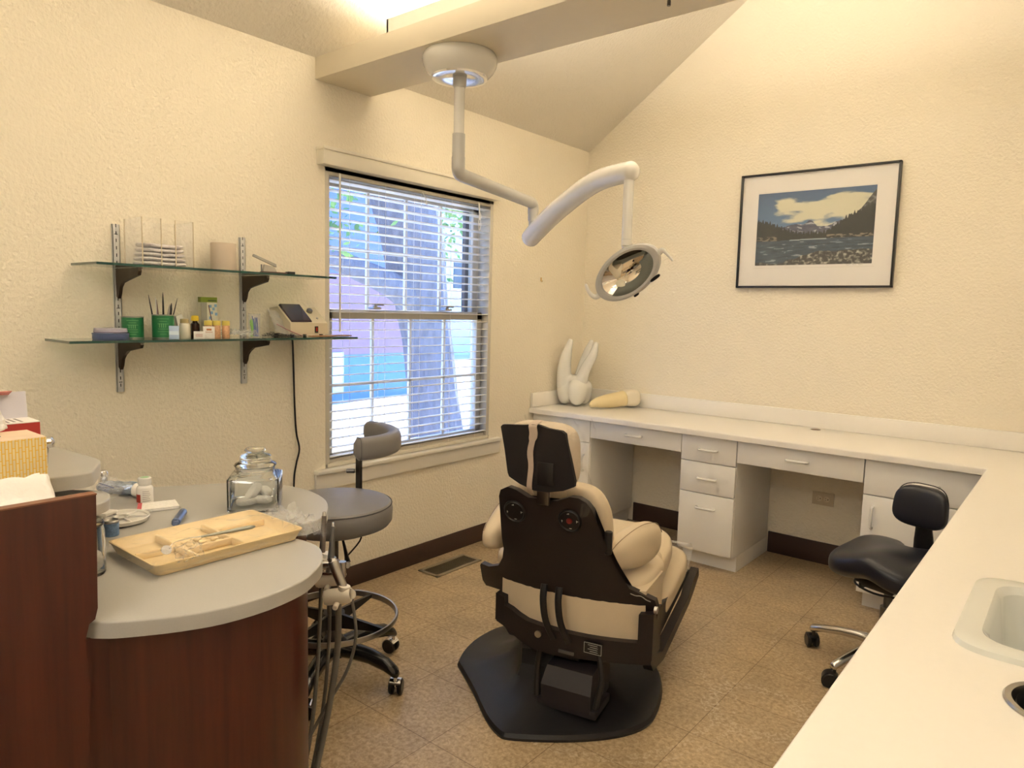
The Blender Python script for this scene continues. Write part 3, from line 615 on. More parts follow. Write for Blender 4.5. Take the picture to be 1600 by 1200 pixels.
MB().cyl(H1 + Vector((0, 0, .025)), H1 + Vector((0, 0, .0235)), .0212, 24).build('tube_joint', lampg, dl)
# head: an oval dish of three chrome reflector petals in a white rim, looking down toward the patient
Hc = Vector((H1.x + .008, H1.y, 1.553)); 
nrm_ = Vector((.18, -.93, -.33)).normalized()      # where the light looks
Rr = Vector((.774, .632, .0)); major = (Vector((.60, .49, .64)) - nrm_ * Vector((.60, .49, .64)).dot(nrm_)).normalized(); minor = nrm_.cross(major).normalized()
HM = Matrix((( major.x, minor.x, nrm_.x, Hc.x), (major.y, minor.y, nrm_.y, Hc.y), (major.z, minor.z, nrm_.z, Hc.z), (0, 0, 0, 1)))
A_, B_ = .156, .090
def dish(mb, s0, s1, d0, d1, n=56, rings=9, flip=False):
    rg_ = []
    for i in range(rings + 1):
        t_ = i / rings; s_ = s0 + (s1 - s0) * t_; z_ = d0 + (d1 - d0) * t_ ** 2
        rg_.append([(A_ * s_ * math.cos(2 * math.pi * k / n), B_ * s_ * math.sin(2 * math.pi * k / n), z_) for k in range(n)])
    mb.loft(rg_, HM, False, False)
b_ = MB(); dish(b_, .0001, 1.04, -.075, .0); b_.build('back_shell', lampw, dl)
r_ = MB(); dish(r_, .0005, .84, -.052, -.004); r_.build('reflector', mat('mirror_reflector', (.86, .80, .72), .03, metal=1.), dl)
rim = MB(); rim.loft([[(A_ * s_ * math.cos(2 * math.pi * k / 56), B_ * s_ * math.sin(2 * math.pi * k / 56), z_) for k in range(56)] for s_, z_ in ((.82, -.004), (.84, .006), (.93, .010), (1.02, .006), (1.05, -.006), (1.03, -.016))], HM, False, False); rim.build('rim', lampg, dl)
gq = MB(); aa = [math.radians(-150 + 8 * k) for k in range(21)]
gq.loft([[(A_ * s_ * math.cos(a_), B_ * s_ * math.sin(a_), z_) for a_ in aa] for s_, z_ in ((.84, .003), (.62 , .0), (.44, -.010), (.42, -.022), (.60, -.02), (.84, -.006))], HM, False, False, close=False); gq.build('gray_visor', mat('greenish_grey', (.17, .18, .155), .3), dl, solid=.002)
MB(HM).lathe([(0, -.014), (.020, -.014), (.020, -.006), (0, -.004)], (-.055, -.02, 0), 24).build('bulb_cover', mat('bulb_glass', (.9, .85, .7), .1), dl)
MB(HM).cushion((A_ * .55, -B_ * .93, .004), (.05, .014, .010), 3, 6).build('switch', blk, dl)
MB(HM).cushion((-A_ * .15, -B_ * 1.04, .002), (.026, .012, .010), 3, 6).build('switch', blk, dl)
def hndl(sx):
    p0 = Vector((sx * A_ * .96, 0, 0)); return MB(HM).tube([(sx * A_ * .93, -.015, -.01), (sx * (A_ + .022), -.012, .0), (sx * (A_ + .030), -.03, .006), (sx * (A_ + .034), -.07, .008)] if sx > 0 else [(sx * A_ * .93, .0, -.01), (sx * (A_ + .022), .0, .0), (sx * (A_ + .030), .03, .006), (sx * (A_ + .02), .07, .004)], [.013, .011, .008, .005], 12, 5, flat=.6)
hndl(1).build('handle', white, dl); hndl(-1).build('handle', white, dl)
MB().tube([H1 + Vector((0, 0, .01)), H1 + Vector((.0, .03, -.02)), Hc - nrm_ * .095 + major * .05, Hc - nrm_ * .085], [.022, .022, .02, .02], 16, 5).build('yoke', lampw, dl)

# ================================================================== DENTAL CHAIR
TH = math.radians(12.3); CM = Matrix(((math.cos(TH), -math.sin(TH), 0, 1.415), (math.sin(TH), math.cos(TH), 0, -2.25), (0, 0, 1, 0), (0, 0, 0, 1)))   # local: x lateral right, y forward, z up
dc = thing('dental_chair', 'cream vinyl dental chair with black shell back on a black base', 'dental chair', (1.32, -2.05, 0))
OUT = [(731, 1072)]
# base skirt, footprint on the floor (swivelled against the seat)
FOOT = [(.95, -2.235), (.905, -2.16), (.872, -2.06), (.862, -1.955), (.873, -1.875), (.915, -1.79), (.99, -1.71), (1.10, -1.655), (1.22, -1.625), (1.33, -1.62), (1.44, -1.665), (1.54, -1.73), (1.61, -1.82), (1.665, -1.925), (1.70, -2.04), (1.705, -2.11), (1.685, -2.18), (1.64, -2.255), (1.555, -2.35), (1.465, -2.425), (1.40, -2.47), (1.36, -2.475), (1.27, -2.435), (1.12, -2.335)]
FOOT = [(p.x, p.y) for p in [v_ for v_ in spline([Vector((a, b, 0)) for a, b in FOOT + FOOT[:1]], 3)][:-1]]
fc = Vector((1.30, -2.06, 0))
def foot_ring(s, z, sq=0.):
    out = []
    for a, b in FOOT:
        d = Vector((a, b, 0)) - fc
        if sq:
            th = math.atan2(d.y, d.x) - math.radians(38); h = .135; w_2 = .115
            k = 1 / max(abs(math.cos(th)) / h, abs(math.sin(th)) / w_2); q = d.normalized() * k
            d2 = d * s * (1 - sq) + q * sq
        else: d2 = d * s
        out.append((fc.x + d2.x, fc.y + d2.y, z))
    return out
MB().loft([foot_ring(1.0, .0), foot_ring(1.005, .010), foot_ring(.985, .022), foot_ring(.93, .026), foot_ring(.86, .028, .0), foot_ring(.72, .048, .12), foot_ring(.58, .085, .4), foot_ring(.5, .125, .75), foot_ring(.4, .175, 1.), foot_ring(.3, .18, 1.)]).build('base', matm, dc, angle=28)
LB = MB(CM)
LB.box((.0, .22, .20), (.20, .20, .22), .02)                       # lift column
LB.loft([[(x, y, z) for x in (-.085, .085) for y in ((.02, .30) if x < 0 else (.30, .02))] for z in (.20, .34)])
LB.build('lift_column', blk, dc)
bxm = mat('motor_cover', (.022, .018, .020), .5, noise_amt=.2)
MB(CM).loft([[(-.02, -.05, .065), (.155, -.05, .065), (.155, .14, .065), (-.02, .14, .065)], [(-.022, -.055, .13), (.158, -.055, .13), (.158, .14, .14), (-.022, .14, .14)], [(-.015, -.02, .185), (.15, -.02, .185), (.15, .14, .20), (-.015, .14, .20)]]).bx(-.04, .175, -.045, .1, .045, .075, .005).build('motor_cover', bxm, dc, angle=30)
MB(CM).tube([(-.03, .0, .30), (-.055, -.005, .18), (-.045, -.03, .07)], .012, 8, 4).build('linkage', darkb, dc)
MB(CM).tube([(.15, .02, .27), (.178, -.01, .18), (.168, -.03, .08)], .010, 8, 4).build('linkage', darkb, dc)
# rear seat frame: bowed U
def bow(l, y0=-.02, k=.9): return y0 + k * l * l
fr = MB(CM)
def strip(mb, pts_lo, pts_hi, th, y0=-.02, k=.9):
    n = len(pts_lo)
    r1 = [[(lo[0], bow(lo[0], y0, k), lo[1]), (hi[0], bow(hi[0], y0, k), hi[1]), (hi[0], bow(hi[0], y0, k) + th, hi[1]), (lo[0], bow(lo[0], y0, k) + th, lo[1])] for lo, hi in zip(pts_lo, pts_hi)]
    mb.loft(r1)
nL = 16; Ls = [-.245 + (.32 + .245) * i / nL for i in range(nL + 1)]
def fz_lo(l): return .225 + .045 * sstep(-.06, -.24, l) + .004 * math.sin(l * 10)
def fz_hi(l): return .312 - .012 * l / .3 + .02 * sstep(-.1, -.2, l)
strip(fr, [(l, fz_lo(l)) for l in Ls], [(l, fz_hi(l)) for l in Ls], .03)
strip(fr, [(-.25, .27), (-.20, .285)], [(-.25, .37), (-.205, .37)], .10); strip(fr, [(.278, .235), (.322, .24)], [(.278, .40), (.322, .40)], .10)
fr.build('seat_frame', shellm, dc, angle=30)
MB(CM).loft([[(l, bow(l) + .028, .28), (l, bow(l) + .028, .47), (l, .30, .47), (l, .30, .28)] for l in [-.235 + .525 * i / 12 for i in range(13)]]).build('seat_skirt', cream, dc)
for s0 in (-.03, .025):
    MB(CM).tube([(s0, -.03, .47), (s0 + .003, -.045, .42), (s0 + .015, -.045, .35), (s0 + .045, -.04, .29)], .0075, 8, 5, flat=1.7).build('support_bar', blk, dc)
MB(CM).cyl((-.052, bow(0) - .0, .285), (-.052, bow(0) - .006, .285), .012, 20).build('bolt', steel, dc)
pl = MB(CM); pl.box((.115 + .03, -.012, .277), (.062, .006, .036)); plo = pl.build('data_plate', blk, dc)
q = MB(CM)
for z_ in (.2945, .2595): q.box((.145, -.0155, z_), (.06, .001, .0013))
for x_ in (.115, .175): q.box((x_, -.0155, .277), (.0013, .001, .036))
for k in range(4): q.box((.145 + .004 * (k % 2), -.0155, .288 - k * .0072), (.034 - .006 * (k % 2), .001, .0014))
q.build('plate_text', mat('plate_silver', (.45, .45, .42), .4), plo)
MB(CM).box((.055, -.026, .247), (.055, .006, .010)).build('name_strip', mat('strip_grey', (.10, .09, .085), .4), dc)
# seat and legrest cushions
MB(CM).cushion((.0, .29, .43), (.52, .46, .13), 4.5, 14, lambda x, y, z, p: Vector((p.x, p.y, p.z + .02 * y * y))).build('seat', cream, dc, angle=180)
MB(CM).cushion((.200, .26, .45), (.17, .34, .12), 2.8, 12).build('seat_bolster', cream, dc, angle=180)
MB(CM).cushion((-.275, .30, .44), (.14, .26, .09), 2.8, 12).build('seat_bolster', cream, dc, angle=180)
def legM(l, b, z, pitch): return CM @ Matrix.Translation((l, b, z)) @ Matrix.Rotation(pitch, 4, 'X')
MB(legM(.01, .615, .300, .17)).cushion((0, 0, 0), (.53, .56, .105), 5, 14).build('legrest_pad', cream, dc, angle=180)
MB(legM(.01, .505, .410, .38)).cushion((0, 0, 0), (.48, .46, .125), 3.6, 14, lambda x, y, z, p: Vector((p.x, p.y, p.z - .02 * y * y))).build('knee_pad', cream, dc, angle=180)
MB(legM(.02, .83, .37, .17)).sheet(lambda u, v: Vector(((u - .5) * .50, -.07 + .12 * math.sin(v * 3.1) , .075 - v * .14 + .012 * noise.noise((u * 9, v * 6, 0)))), 30, 14).build('plastic_cover', film_b, dc)
rl = MB(CM)
def rail(l):
    P = [(.12, .27), (.20, .205), (.30, .170), (.70, .232), (.76, .275), (.87, .30)]; Q = [(.885, .262), (.80, .225), (.72, .195), (.32, .130), (.18, .15), (.10, .24)]
    rl.loft([[(x_, a, b) for a, b in P + Q] for x_ in (l - .017, l + .017)])
rail(.285); rail(-.245); rl.bx(-.24, .28, .80, .84, .235, .27, .008); rl.build('legrest_frame', shellm, dc, angle=40)
MB(CM).loft([[(-.23, .25, .17), (.27, .25, .17), (.27, .28, .31), (-.23, .28, .31)], [(-.23, .84, .28), (.27, .84, .28), (.27, .83, .30), (-.23, .83, .30)]]).build('legrest_pan', blk, dc)
# armrests
def armrest(sd):
    AM = CM @ Matrix.Translation((.213 if sd > 0 else -.262, .150 if sd > 0 else .10, .588 if sd > 0 else .60)) @ Matrix.Rotation(-.40 if sd > 0 else .12, 4, 'Z') @ Matrix.Rotation(.02, 4, 'X')
    def fn(x, y, z, p):
        k_ = .66 + .34 * sstep(-1, .3, y); return Vector((p.x, p.y, p.z * k_ + .010 * y))
    a_ = MB(AM).cushion((0, 0, 0), (.085, .29, .150), 2.8, 14, fn).build('armrest', cream, dc, angle=180)
    pp = []
    for k in range(13):
        t_ = -math.pi * .93 + k * (math.pi * .93 + .9) / 12 ; u_ = -math.cos(t_ + math.pi) ; y_ = .1475 * .93 * math.cos(t_) * -1 if False else 0
    ys = np.linspace(-.13, .138, 12)
    for y_ in ys:
        yy = y_ / .1475; k_ = .66 + .34 * sstep(-1, .3, yy); zz = .0825 * (1 - abs(yy) ** 2.8 - .30) if abs(yy) < .86 else 0
        zt = .0825 * max(0., 1 - abs(yy) ** 2.8 - .5 ** 2.8) ** (1 / 2.8) * k_ + .010 * yy; pp.append((sd * .0425 * .52, y_, zt))
    MB(AM).tube(pp, .0014, 5, 3).build('piping', seam, a_)
armrest(1); armrest(-1)
MB(CM).cyl((.19, -.03, .615), (.19, -.03, .69), .013, 16, bev=.002).build('armrest_pivot', blk, dc)
# back cushion and shell
def leanb(z): return -.27 * (z - .46)
def bk(x, y, z, p):
    zz = .66 + p.z; return Vector((p.x * (1 - .10 * sstep(.3, 1, z)), p.y + leanb(zz) + .092 + .2 * p.x * p.x, p.z))
MB(CM).cushion((-.005, 0, .655), (.36, .10, .345), 5, 16, bk).build('back_cushion', cream, dc, angle=180)
SHELL = [(-.150, .803), (-.118, .797), (-.075, .776), (-.022, .766), (.03, .780), (.075, .800), (.105, .800), (.130, .788), (.148, .765), (.152, .716), (.157, .65), (.162, .592), (.170, .545), (.200, .512), (.245, .485), (.285, .460), (.318, .440), (.326, .40), (.322, .362), (.26, .372), (.142, .389), (.035, .395), (-.088, .390), (-.20, .375), (-.30, .355), (-.345, .345), (-.365, .36), (-.37, .42), (-.362, .432), (-.31, .440), (-.25, .468), (-.215, .515), (-.197, .56), (-.188, .646), (-.187, .764), (-.178, .788)]
SHELL.reverse()
def shell_mesh(off):
    b = bmesh.new()
    vs = [b.verts.new((a, 0, c)) for a, c in SHELL]; b.faces.new(vs)
    return b
b = shell_mesh(0); bmesh.ops.triangulate(b, faces=b.faces)
for k in range(24):
    bmesh.ops.bisect_plane(b, geom=list(b.verts) + list(b.edges) + list(b.faces), plane_co=(-.36 + k * .03, 0, 0), plane_no=(1, 0, 0))
for k in range(16):
    bmesh.ops.bisect_plane(b, geom=list(b.verts) + list(b.edges) + list(b.faces), plane_co=(0, 0, .36 + k * .028), plane_no=(0, 0, 1))
r_ = bmesh.ops.extrude_face_region(b, geom=list(b.faces)); new = [e for e in r_['geom'] if isinstance(e, bmesh.types.BMVert)]
newset = set(new)
for v_ in b.verts:
    l, z_ = v_.co.x, v_.co.z
    base_b = leanb(z_) + .75 * l * l * sstep(.62, .45, z_) + .12 * l * l
    v_.co.y = base_b + (.030 if v_ in newset else 0)
bmesh.ops.recalc_face_normals(b, faces=b.faces)
sh_ = MB(CM); sh_._merge(b); sh = sh_.build('back_shell', shellm, dc, angle=35)
bv = sh.modifiers.new('bev', 'BEVEL'); bv.width = .006; bv.segments = 2; bv.angle_limit = math.radians(50)
def backpt(l, z_): return Vector((l, leanb(z_) + .12 * l * l - .002, z_))
for l, red in ((-.130, False), (.070, True)):
    c_b = backpt(l, .717); TM = CM @ Matrix.Translation(c_b) @ Matrix.Rotation(math.atan(.27), 4, 'X') @ Matrix.Rotation(math.pi / 2, 4, 'X')
    pad = MB(TM).lathe([(0, .002), (.033, .002), (.036, .006), (.039, .003), (.041, 0), (.041, -.004)], (0, 0, 0), 36, caps=False).build('control_pad', blk, dc)
    ar = MB(TM)
    for k in range(4):
        a_ = k * math.pi / 2 + .1; x_, y_ = math.cos(a_) * .026, math.sin(a_) * .026; ar.box((x_, y_, .0052), (.008 if k % 2 else .0016, .0016 if k % 2 else .008, .001)); 
        ar.box((x_ * 1.05 + .002, y_ * 1.05 + .001, .0052), (.004, .002, .001))
    ar.build('button_mark', mat('mark_white', (.55, .55, .5), .5), pad)
    if red: MB(TM).lathe([(0, .0075), (.009, .007), (.0105, .003)], (0, 0, 0), 24, caps=False).build('red_button', mat('button_red', (.14, .012, .01), .4), pad)
MB(CM).cyl((.322, .08, .415), (.332, .08, .415), .012, 18).build('hinge_bolt', steel, dc)
# torn vinyl at the hinge
MB(CM).tube([(.255, .02, .478), (.27, .03, .470), (.285, .04, .468), (.30, .05, .455), (.312, .06, .448)], .0018, 5, 3).build('torn_edge', mat('torn_grey', (.25, .25, .22), .5), dc)
# headrest
MB(CM).box((-.005, -.118, .82), (.042, .012, .10), .002).build('headrest_post', dsteel, dc)
HR_ = [(-.134, 1.020), (-.128, 1.027), (-.05, 1.033), (-.022, 1.038), (.0, 1.037), (.03, 1.030), (.076, 1.026), (.088, 1.018), (.100, .96), (.119, .872), (.116, .853), (.080, .836), (.03, .824), (-.02, .823), (-.07, .838), (-.108, .858), (-.113, .87), (-.122, .945)]
HR_.reverse()
def hl(z_): return -.158 - .10 * (z_ - .82)
MB(CM).loft([[(a, hl(c), c) for a, c in HR_], [(a, hl(c) + .016, c) for a, c in HR_]]).build('headrest_board', boardm, dc, angle=30)
MB(CM).cushion((-.006, -.118, .935), (.238, .085, .215), 4, 14, lambda x, y, z, p: Vector((p.x, p.y - .10 * p.z - .004, p.z))).build('headrest_cushion', mat('headrest_sleeve', (.58, .49, .38), .7, noise_amt=.08, bump=.4, bump_scale=120), dc, angle=180)
sp = [(-.018, -.14, 1.046), (-.020, hl(1.035) - .002, 1.036), (-.018, hl(1.0) - .004, 1.005), (-.030, hl(.95) - .004, .95), (-.028, hl(.9) - .004, .90), (-.035, hl(.84) - .004, .835), (-.038, hl(.82) + .02, .805)]
st_ = MB(CM); P_ = spline(sp, 5); ws = [.014 if i < 12 else (.010 if i < 18 else .009) for i in range(len(P_))]
st_.loft([[p + Vector((-w_3, 0, 0)), p + Vector((w_3, 0, 0)), p + Vector((w_3, .002, .001)), p + Vector((-w_3, .002, .001))] for p, w_3 in zip(P_, ws)]); st_.build('headrest_strap', strapm, dc)
MB(CM).box((.022, hl(.9) - .003, .885), (.055, .004, .07), .002).build('board_plate', blk, dc)
MB(CM).sheet(lambda u, v: Vector((-.11 + u * .245 + .01 * math.sin(v * 9), -.06 + .05 * noise.noise((u * 6, v * 5, 1)), 1.045 - v * .30 + .02 * noise.noise((u * 7, v * 3, 5)))), 36, 30).build('plastic_sleeve', film('sleeve_film', gloss=.22, base=.01, rough=.15), dc)

# ================================================================== GREY COUNTER UNIT, LEFT FOREGROUND
ZG = .80
GO = [(.40, -3.34), (.43, -3.22), (.50, -3.12), (.575, -2.99), (.642, -2.904), (.731, -2.864), (.845, -2.845), (.964, -2.868), (1.043, -2.910), (1.118, -2.975), (1.146, -3.035), (1.138, -3.085), (1.10, -3.125), (1.105, -3.16), (1.16, -3.172), (1.24, -3.145), (1.31, -3.142), (1.361, -3.160), (1.42, -3.203), (1.459, -3.253), (1.486, -3.304), (1.502, -3.391), (1.494, -3.483), (1.465, -3.556), (1.419, -3.629), (1.390, -3.662), (1.355, -3.685), (1.30, -3.70), (.9, -3.72), (.52, -3.70), (.48, -3.60)]
GS = [(p.x, p.y) for p in spline([Vector((a, b, 0)) for a, b in GO + GO[:1]], 3)[:-1]]
gu = thing('delivery_cabinet', 'cherry wood dental cabinet with a curved grey worktop in the left foreground', 'cabinet', (1.0, -3.35, 0))
plate(GS[::-1] if sum(GS[i - 1][0] * GS[i][1] - GS[i][0] * GS[i - 1][1] for i in range(len(GS))) < 0 else GS, [], ZG - .032, ZG, .004, grayt, 'worktop', gu)
cc_ = Vector((1.0, -3.35)); body = []
FR = [(1.30, -3.19), (1.36, -3.20), (1.405, -3.235), (1.44, -3.28), (1.462, -3.33), (1.474, -3.40), (1.466, -3.48), (1.438, -3.555), (1.40, -3.61), (1.372, -3.645), (1.372, -3.70), (1.0, -3.70), (.56, -3.68), (.54, -3.30), (.60, -3.02), (.75, -2.90), (.92, -2.90), (1.02, -3.00), (1.06, -3.19)]
MB().loft([[(a, b, z) for a, b in FR] for z in (.0, ZG - .031)]).build('cabinet_body', cherry, gu, angle=28)
# tall end partition
pt = thing('wood_partition', 'tall cherry wood panel at the left edge, in front of the tissues', 'panel', (1.37, -4.0, 0))
ptp = [(-3.665, 1.040), (-4.9, 1.040), (-4.9, 0.0), (-3.690, 0.0), (-3.690, ZG - .02), (-3.684, ZG + .004), (-3.674, ZG + .010), (-3.669, ZG + .03)]
MB().loft([[(1.372, a, b) for a, b in ptp], [(1.392, a, b) for a, b in ptp]]).build('panel', cherry, pt, angle=30)
MB().bx(1.371, 1.393, -4.9, -3.664, 1.040, 1.0425).build('top_edge', cherry_e, pt)
# raised grey ledges
rs = thing('raised_shelf', 'raised grey ledge on cherry supports behind the partition', 'shelf', (1.0, -3.9, ZG))
lg = round_poly([(.52, -3.50), (.90, -3.470), (1.03, -3.540), (1.02, -3.63), (.975, -3.645), (.975, -4.9), (.52, -4.9)], .03, 6)
plate(lg[::-1] if sum(lg[i - 1][0] * lg[i][1] - lg[i][0] * lg[i - 1][1] for i in range(len(lg))) < 0 else lg, [], .967, 1.0, .004, grayt, 'ledge', rs)
MB().bx(.60, .98, -3.62, -3.60, ZG, .967).bx(.95, .97, -4.9, -3.62, ZG, .967).build('support', cherry, rs)
d_ = round_poly([(.90, -3.60), (1.02, -3.50), (1.11, -3.535), (1.14, -3.62), (1.37, -3.70), (1.37, -4.9), (.90, -4.9)], .05, 6)
plate(d_[::-1] if sum(d_[i - 1][0] * d_[i][1] - d_[i][0] * d_[i - 1][1] for i in range(len(d_))) < 0 else d_, [], .925, .950, .004, grayt, 'lower_ledge', rs)
MB().bx(1.03, 1.05, -4.88, -3.72, ZG, .925).build('support', cherry, rs)
MB().cyl((.86, -3.578, 1.0), (.86, -3.574, 1.048), .005, 10).lathe([(0, 0), (.010, .001), (.014, .008), (.013, .018), (0, .022)], (.862, -3.580, 1.050), 20, axis=(.5, .8, .1)).build('knob', chrome, rs)['label'] = 'chrome knob'
# yellow tissue box
def stripes_mat():
    M = bpy.data.materials.new('tissue_box_stripes'); M.use_nodes = True; nt = M.node_tree; N = nt.nodes; Lk = nt.links; b = N['Principled BSDF']
    tc = N.new('ShaderNodeTexCoord'); sp_ = N.new('ShaderNodeSeparateXYZ'); Lk.new(tc.outputs['Object'], sp_.inputs[0]); cm = N.new('ShaderNodeCombineXYZ')
    ad = N.new('ShaderNodeMath'); ad.operation = 'ADD'; Lk.new(sp_.outputs[0], ad.inputs[0]); Lk.new(sp_.outputs[1], ad.inputs[1]); Lk.new(sp_.outputs[2], cm.inputs[0]); Lk.new(ad.outputs[0], cm.inputs[1])
    br = N.new('ShaderNodeTexBrick'); br.offset = .37; br.inputs['Scale'].default_value = 1; br.inputs['Brick Width'].default_value = .023; br.inputs['Row Height'].default_value = .0058; br.inputs['Mortar Size'].default_value = .0009
    br.inputs['Color1'].default_value = (.74, .62, .34, 1); br.inputs['Color2'].default_value = (.66, .55, .33, 1); br.inputs['Mortar'].default_value = (.72, .42, .03, 1)
    Lk.new(cm.outputs[0], br.inputs['Vector']); Lk.new(br.outputs[0], b.inputs['Base Color']); b.inputs['Roughness'].default_value = .6; return M
tb = thing('tissue_box', 'yellow striped tissue box behind the wood partition', 'tissue box', (1.21, -3.86, .95))
TBM = frame_mat((1.043, -3.768, .95), 0)
MB(TBM).box((0, 0, .0775), (.115, .24, .155), .002).build('box', stripes_mat(), tb)
MB(TBM).box((0, 0, .1552), (.112, .236, .001)).build('top_panel', mat('tissue_top_print', (.80, .60, .44), .6, noise_amt=.3, noise_scale=9), tb)
MB(TBM @ Matrix.Translation((0, -.015, .1558)) @ Matrix.Scale(.040, 4, (1, 0, 0)) @ Matrix.Scale(.07, 4, (0, 1, 0))).lathe([(0, 0), (1, .0006), (1, .001), (0, .001)], (0, 0, 0), 32, caps=False).build('opening', mat('opening_grey', (.16, .17, .18), .6, noise_amt=.4, noise_scale=80), tb)
def crumple(M, w_, h_, amp, f, seed, nu=26, nv=22, drop=None):
    def fn(u, v):
        x, y = (u - .5) * w_, (v - .5) * h_; z = amp * (noise.noise((u * f, v * f, seed)) + .5 * noise.noise((u * f * 2.3, v * f * 2.1, seed + 5)))
        if drop: z += drop(u, v)
        return Vector((x, y, z))
    return MB(M).sheet(fn, nu, nv)
ts = crumple(TBM @ Matrix.Translation((.0, .005, .205)) @ Matrix.Rotation(1.5, 4, 'Y') @ Matrix.Rotation(.3, 4, 'Z'), .10, .10, .022, 4, 3.)
tag(ts.build('tissue', papw, solid=.0008), 'white tissue standing out of the yellow striped box', 'tissue')
# red and white carton behind
rb = thing('glove_carton', 'red and white carton with open flaps behind the yellow tissue box', 'carton', (.78, -3.70, 1.0))
RM = frame_mat((.808, -3.703, 1.0), 0)
MB(RM).bx(-.042, .042, -.12, .12, 0, .100, .001).build('box', redm, rb)
wp = MB(RM).bx(-.0425, .0425, -.1205, .1205, .0995, .1015).build('white_top', papw, rb)
tx = MB(RM)
for k in range(4): tx.bx(-.03, .03 - .006 * (k % 2), .090 - k * .013 - .005, .090 - k * .013, .1013, .1019)
tx.bx(-.025, .0, .03, .045, .1013, .1019); tx.build('print_lines', mat('print_grey', (.25, .22, .20), .6), wp)
MB(RM).bx(.0421, .0424, .02, .055, .060, .066).bx(.0421, .0424, .03, .05, .050, .054).build('red_text', mat('flap_pink2', (.75, .45, .40), .6), rb)
MB(RM @ Matrix.Translation((-.042, .085, .10)) @ Matrix.Rotation(-.15, 4, 'Y')).bx(-.001, .001, -.03, .035, 0, .065).build('flap', mat('flap_lilac', (.62, .60, .66), .6), rb)
MB(RM @ Matrix.Translation((-.052, .055, .158)) @ Matrix.Rotation(1.2, 4, 'Y')).bx(-.001, .001, -.04, .03, 0, .03).build('flap', mat('flap_pink', (.62, .22, .18), .6), rb)
# crumpled paper over the partition edge
cl = crumple(Matrix.Translation((1.24, -3.945, .985)), .22, .50, .030, 5, 8., 30, 60, lambda u, v: .012 * math.sin(v * 9 + .5) + .062 * math.sin(u * 3.1))
tag(cl.build('paper_towel', papw, solid=.001), 'crumpled white paper towels lying just behind the wood partition', 'paper towel')

# ------------------------------------------------------------------ things on the grey counter
# apothecary jar
jx, jy = .905, -3.062; jm = frame_mat((jx, jy, ZG), math.radians(52))
jr = thing('glass_jar', 'clear square apothecary jar with stepped glass lid holding cotton rolls', 'jar', (jx, jy, ZG))
def rsq(h, r, z, n=6): return [(p[0], p[1], z) for p in round_poly([(-h, -h), (h, -h), (h, h), (-h, h)], r, n)]
def circ(r, z, n=28): return [(r * math.cos(2 * math.pi * (k + .5) / n - math.pi * .75), r * math.sin(2 * math.pi * (k + .5) / n - math.pi * .75), z) for k in range(n)]
HH = .069
outer = [rsq(HH, .016, .001), rsq(HH + .001, .016, .006), rsq(HH + .001, .016, .094), rsq(HH - .005, .03, .101), circ(.053, .107), circ(.051, .112), circ(.055, .116), circ(.054, .122)]
inner = [circ(.051, .122), circ(.048, .112), circ(.050, .105), rsq(HH - .009, .03, .098), rsq(HH - .0035, .014, .092), rsq(HH - .0035, .014, .010), rsq(HH - .006, .014, .007)]
MB(jm).loft(outer + inner).build('body', glass, jr, angle=50)
lo_ = [(.0, .1225), (.057, .1225), (.059, .126), (.055, .131), (.046, .135), (.043, .141), (.042, .147), (.045, .151), (.040, .156), (.026, .160), (.024, .164), (.030, .168), (.026, .174), (0, .176)]
MB(jm).lathe(lo_, (0, 0, 0), 36).build('lid', glass, jr, angle=50)
for k, (a, b, z, rz, rx, l, lab) in enumerate(((-.02, -.025, .020, .3, 0, .06, 'flat against the jar floor on the left'), (.02, -.02, .022, -.5, .1, .06, 'lying front right in the jar'), (.0, .02, .022, 1.3, 0, .07, 'at the back of the jar floor'), (-.005, -.01, .045, .8, .8, .065, 'leaning upright over the others'), (.025, .015, .040, 2.0, .15, .055, 'lying on top at the right'))):
    o = MB(jm @ frame_mat((a, b, z), rz, 0, -rx)).cushion((0, 0, 0), (l, .030, .024), 3.2, 8).build('cotton_roll', cottonm, angle=180)
    tag(o, 'white cotton roll in the square glass jar, ' + lab, 'cotton roll', 'cotton rolls in the square jar')
# tray in plastic wrap
TRM = Matrix.Identity(4)
traym = mat('tray_ivory', (.80, .62, .34), .4, noise_amt=.03, coat=.15)
ty = thing('instrument_tray', 'pale yellow divided instrument tray wrapped in clear plastic', 'tray', (1.14, -3.325, ZG))
tx0, tx1, ty0, ty1 = 1.012, 1.258, -3.508, -3.138
def rr2(i, z, r=.018): return [(p[0], p[1], z) for p in round_poly([(tx0 + i, ty0 + i), (tx1 - i, ty0 + i), (tx1 - i, ty1 - i), (tx0 + i, ty1 - i)], r, 5)]
td = .027
MB().loft([rr2(.012, ZG + .001), rr2(.003, ZG + td - .003), rr2(0, ZG + td), rr2(0, ZG + td + .0025), rr2(.004, ZG + td + .0025), rr2(.016, ZG + .007), rr2(.020, ZG + .005)]).build('dish', traym, ty, angle=50)
for (a, b, c, d) in ((tx0 + .014, tx1 - .014, -3.405, -3.397), (tx0 + .014, tx1 - .014, -3.290, -3.282), (1.125, 1.133, -3.494, -3.40), (1.17, 1.178, -3.40, -3.285), (1.09, 1.098, -3.290, -3.152)): MB().bx(a, b, c, d, ZG + .005, ZG + td - .004, .003).build('divider', traym, ty)
for k in range(9):
    MB().cushion((1.09 + .025 * (k % 3), -3.36 + .03 * (k // 3), ZG + .008), (.018, .02, .010), 2.5, 4).build('tray_bump', traym, ty)
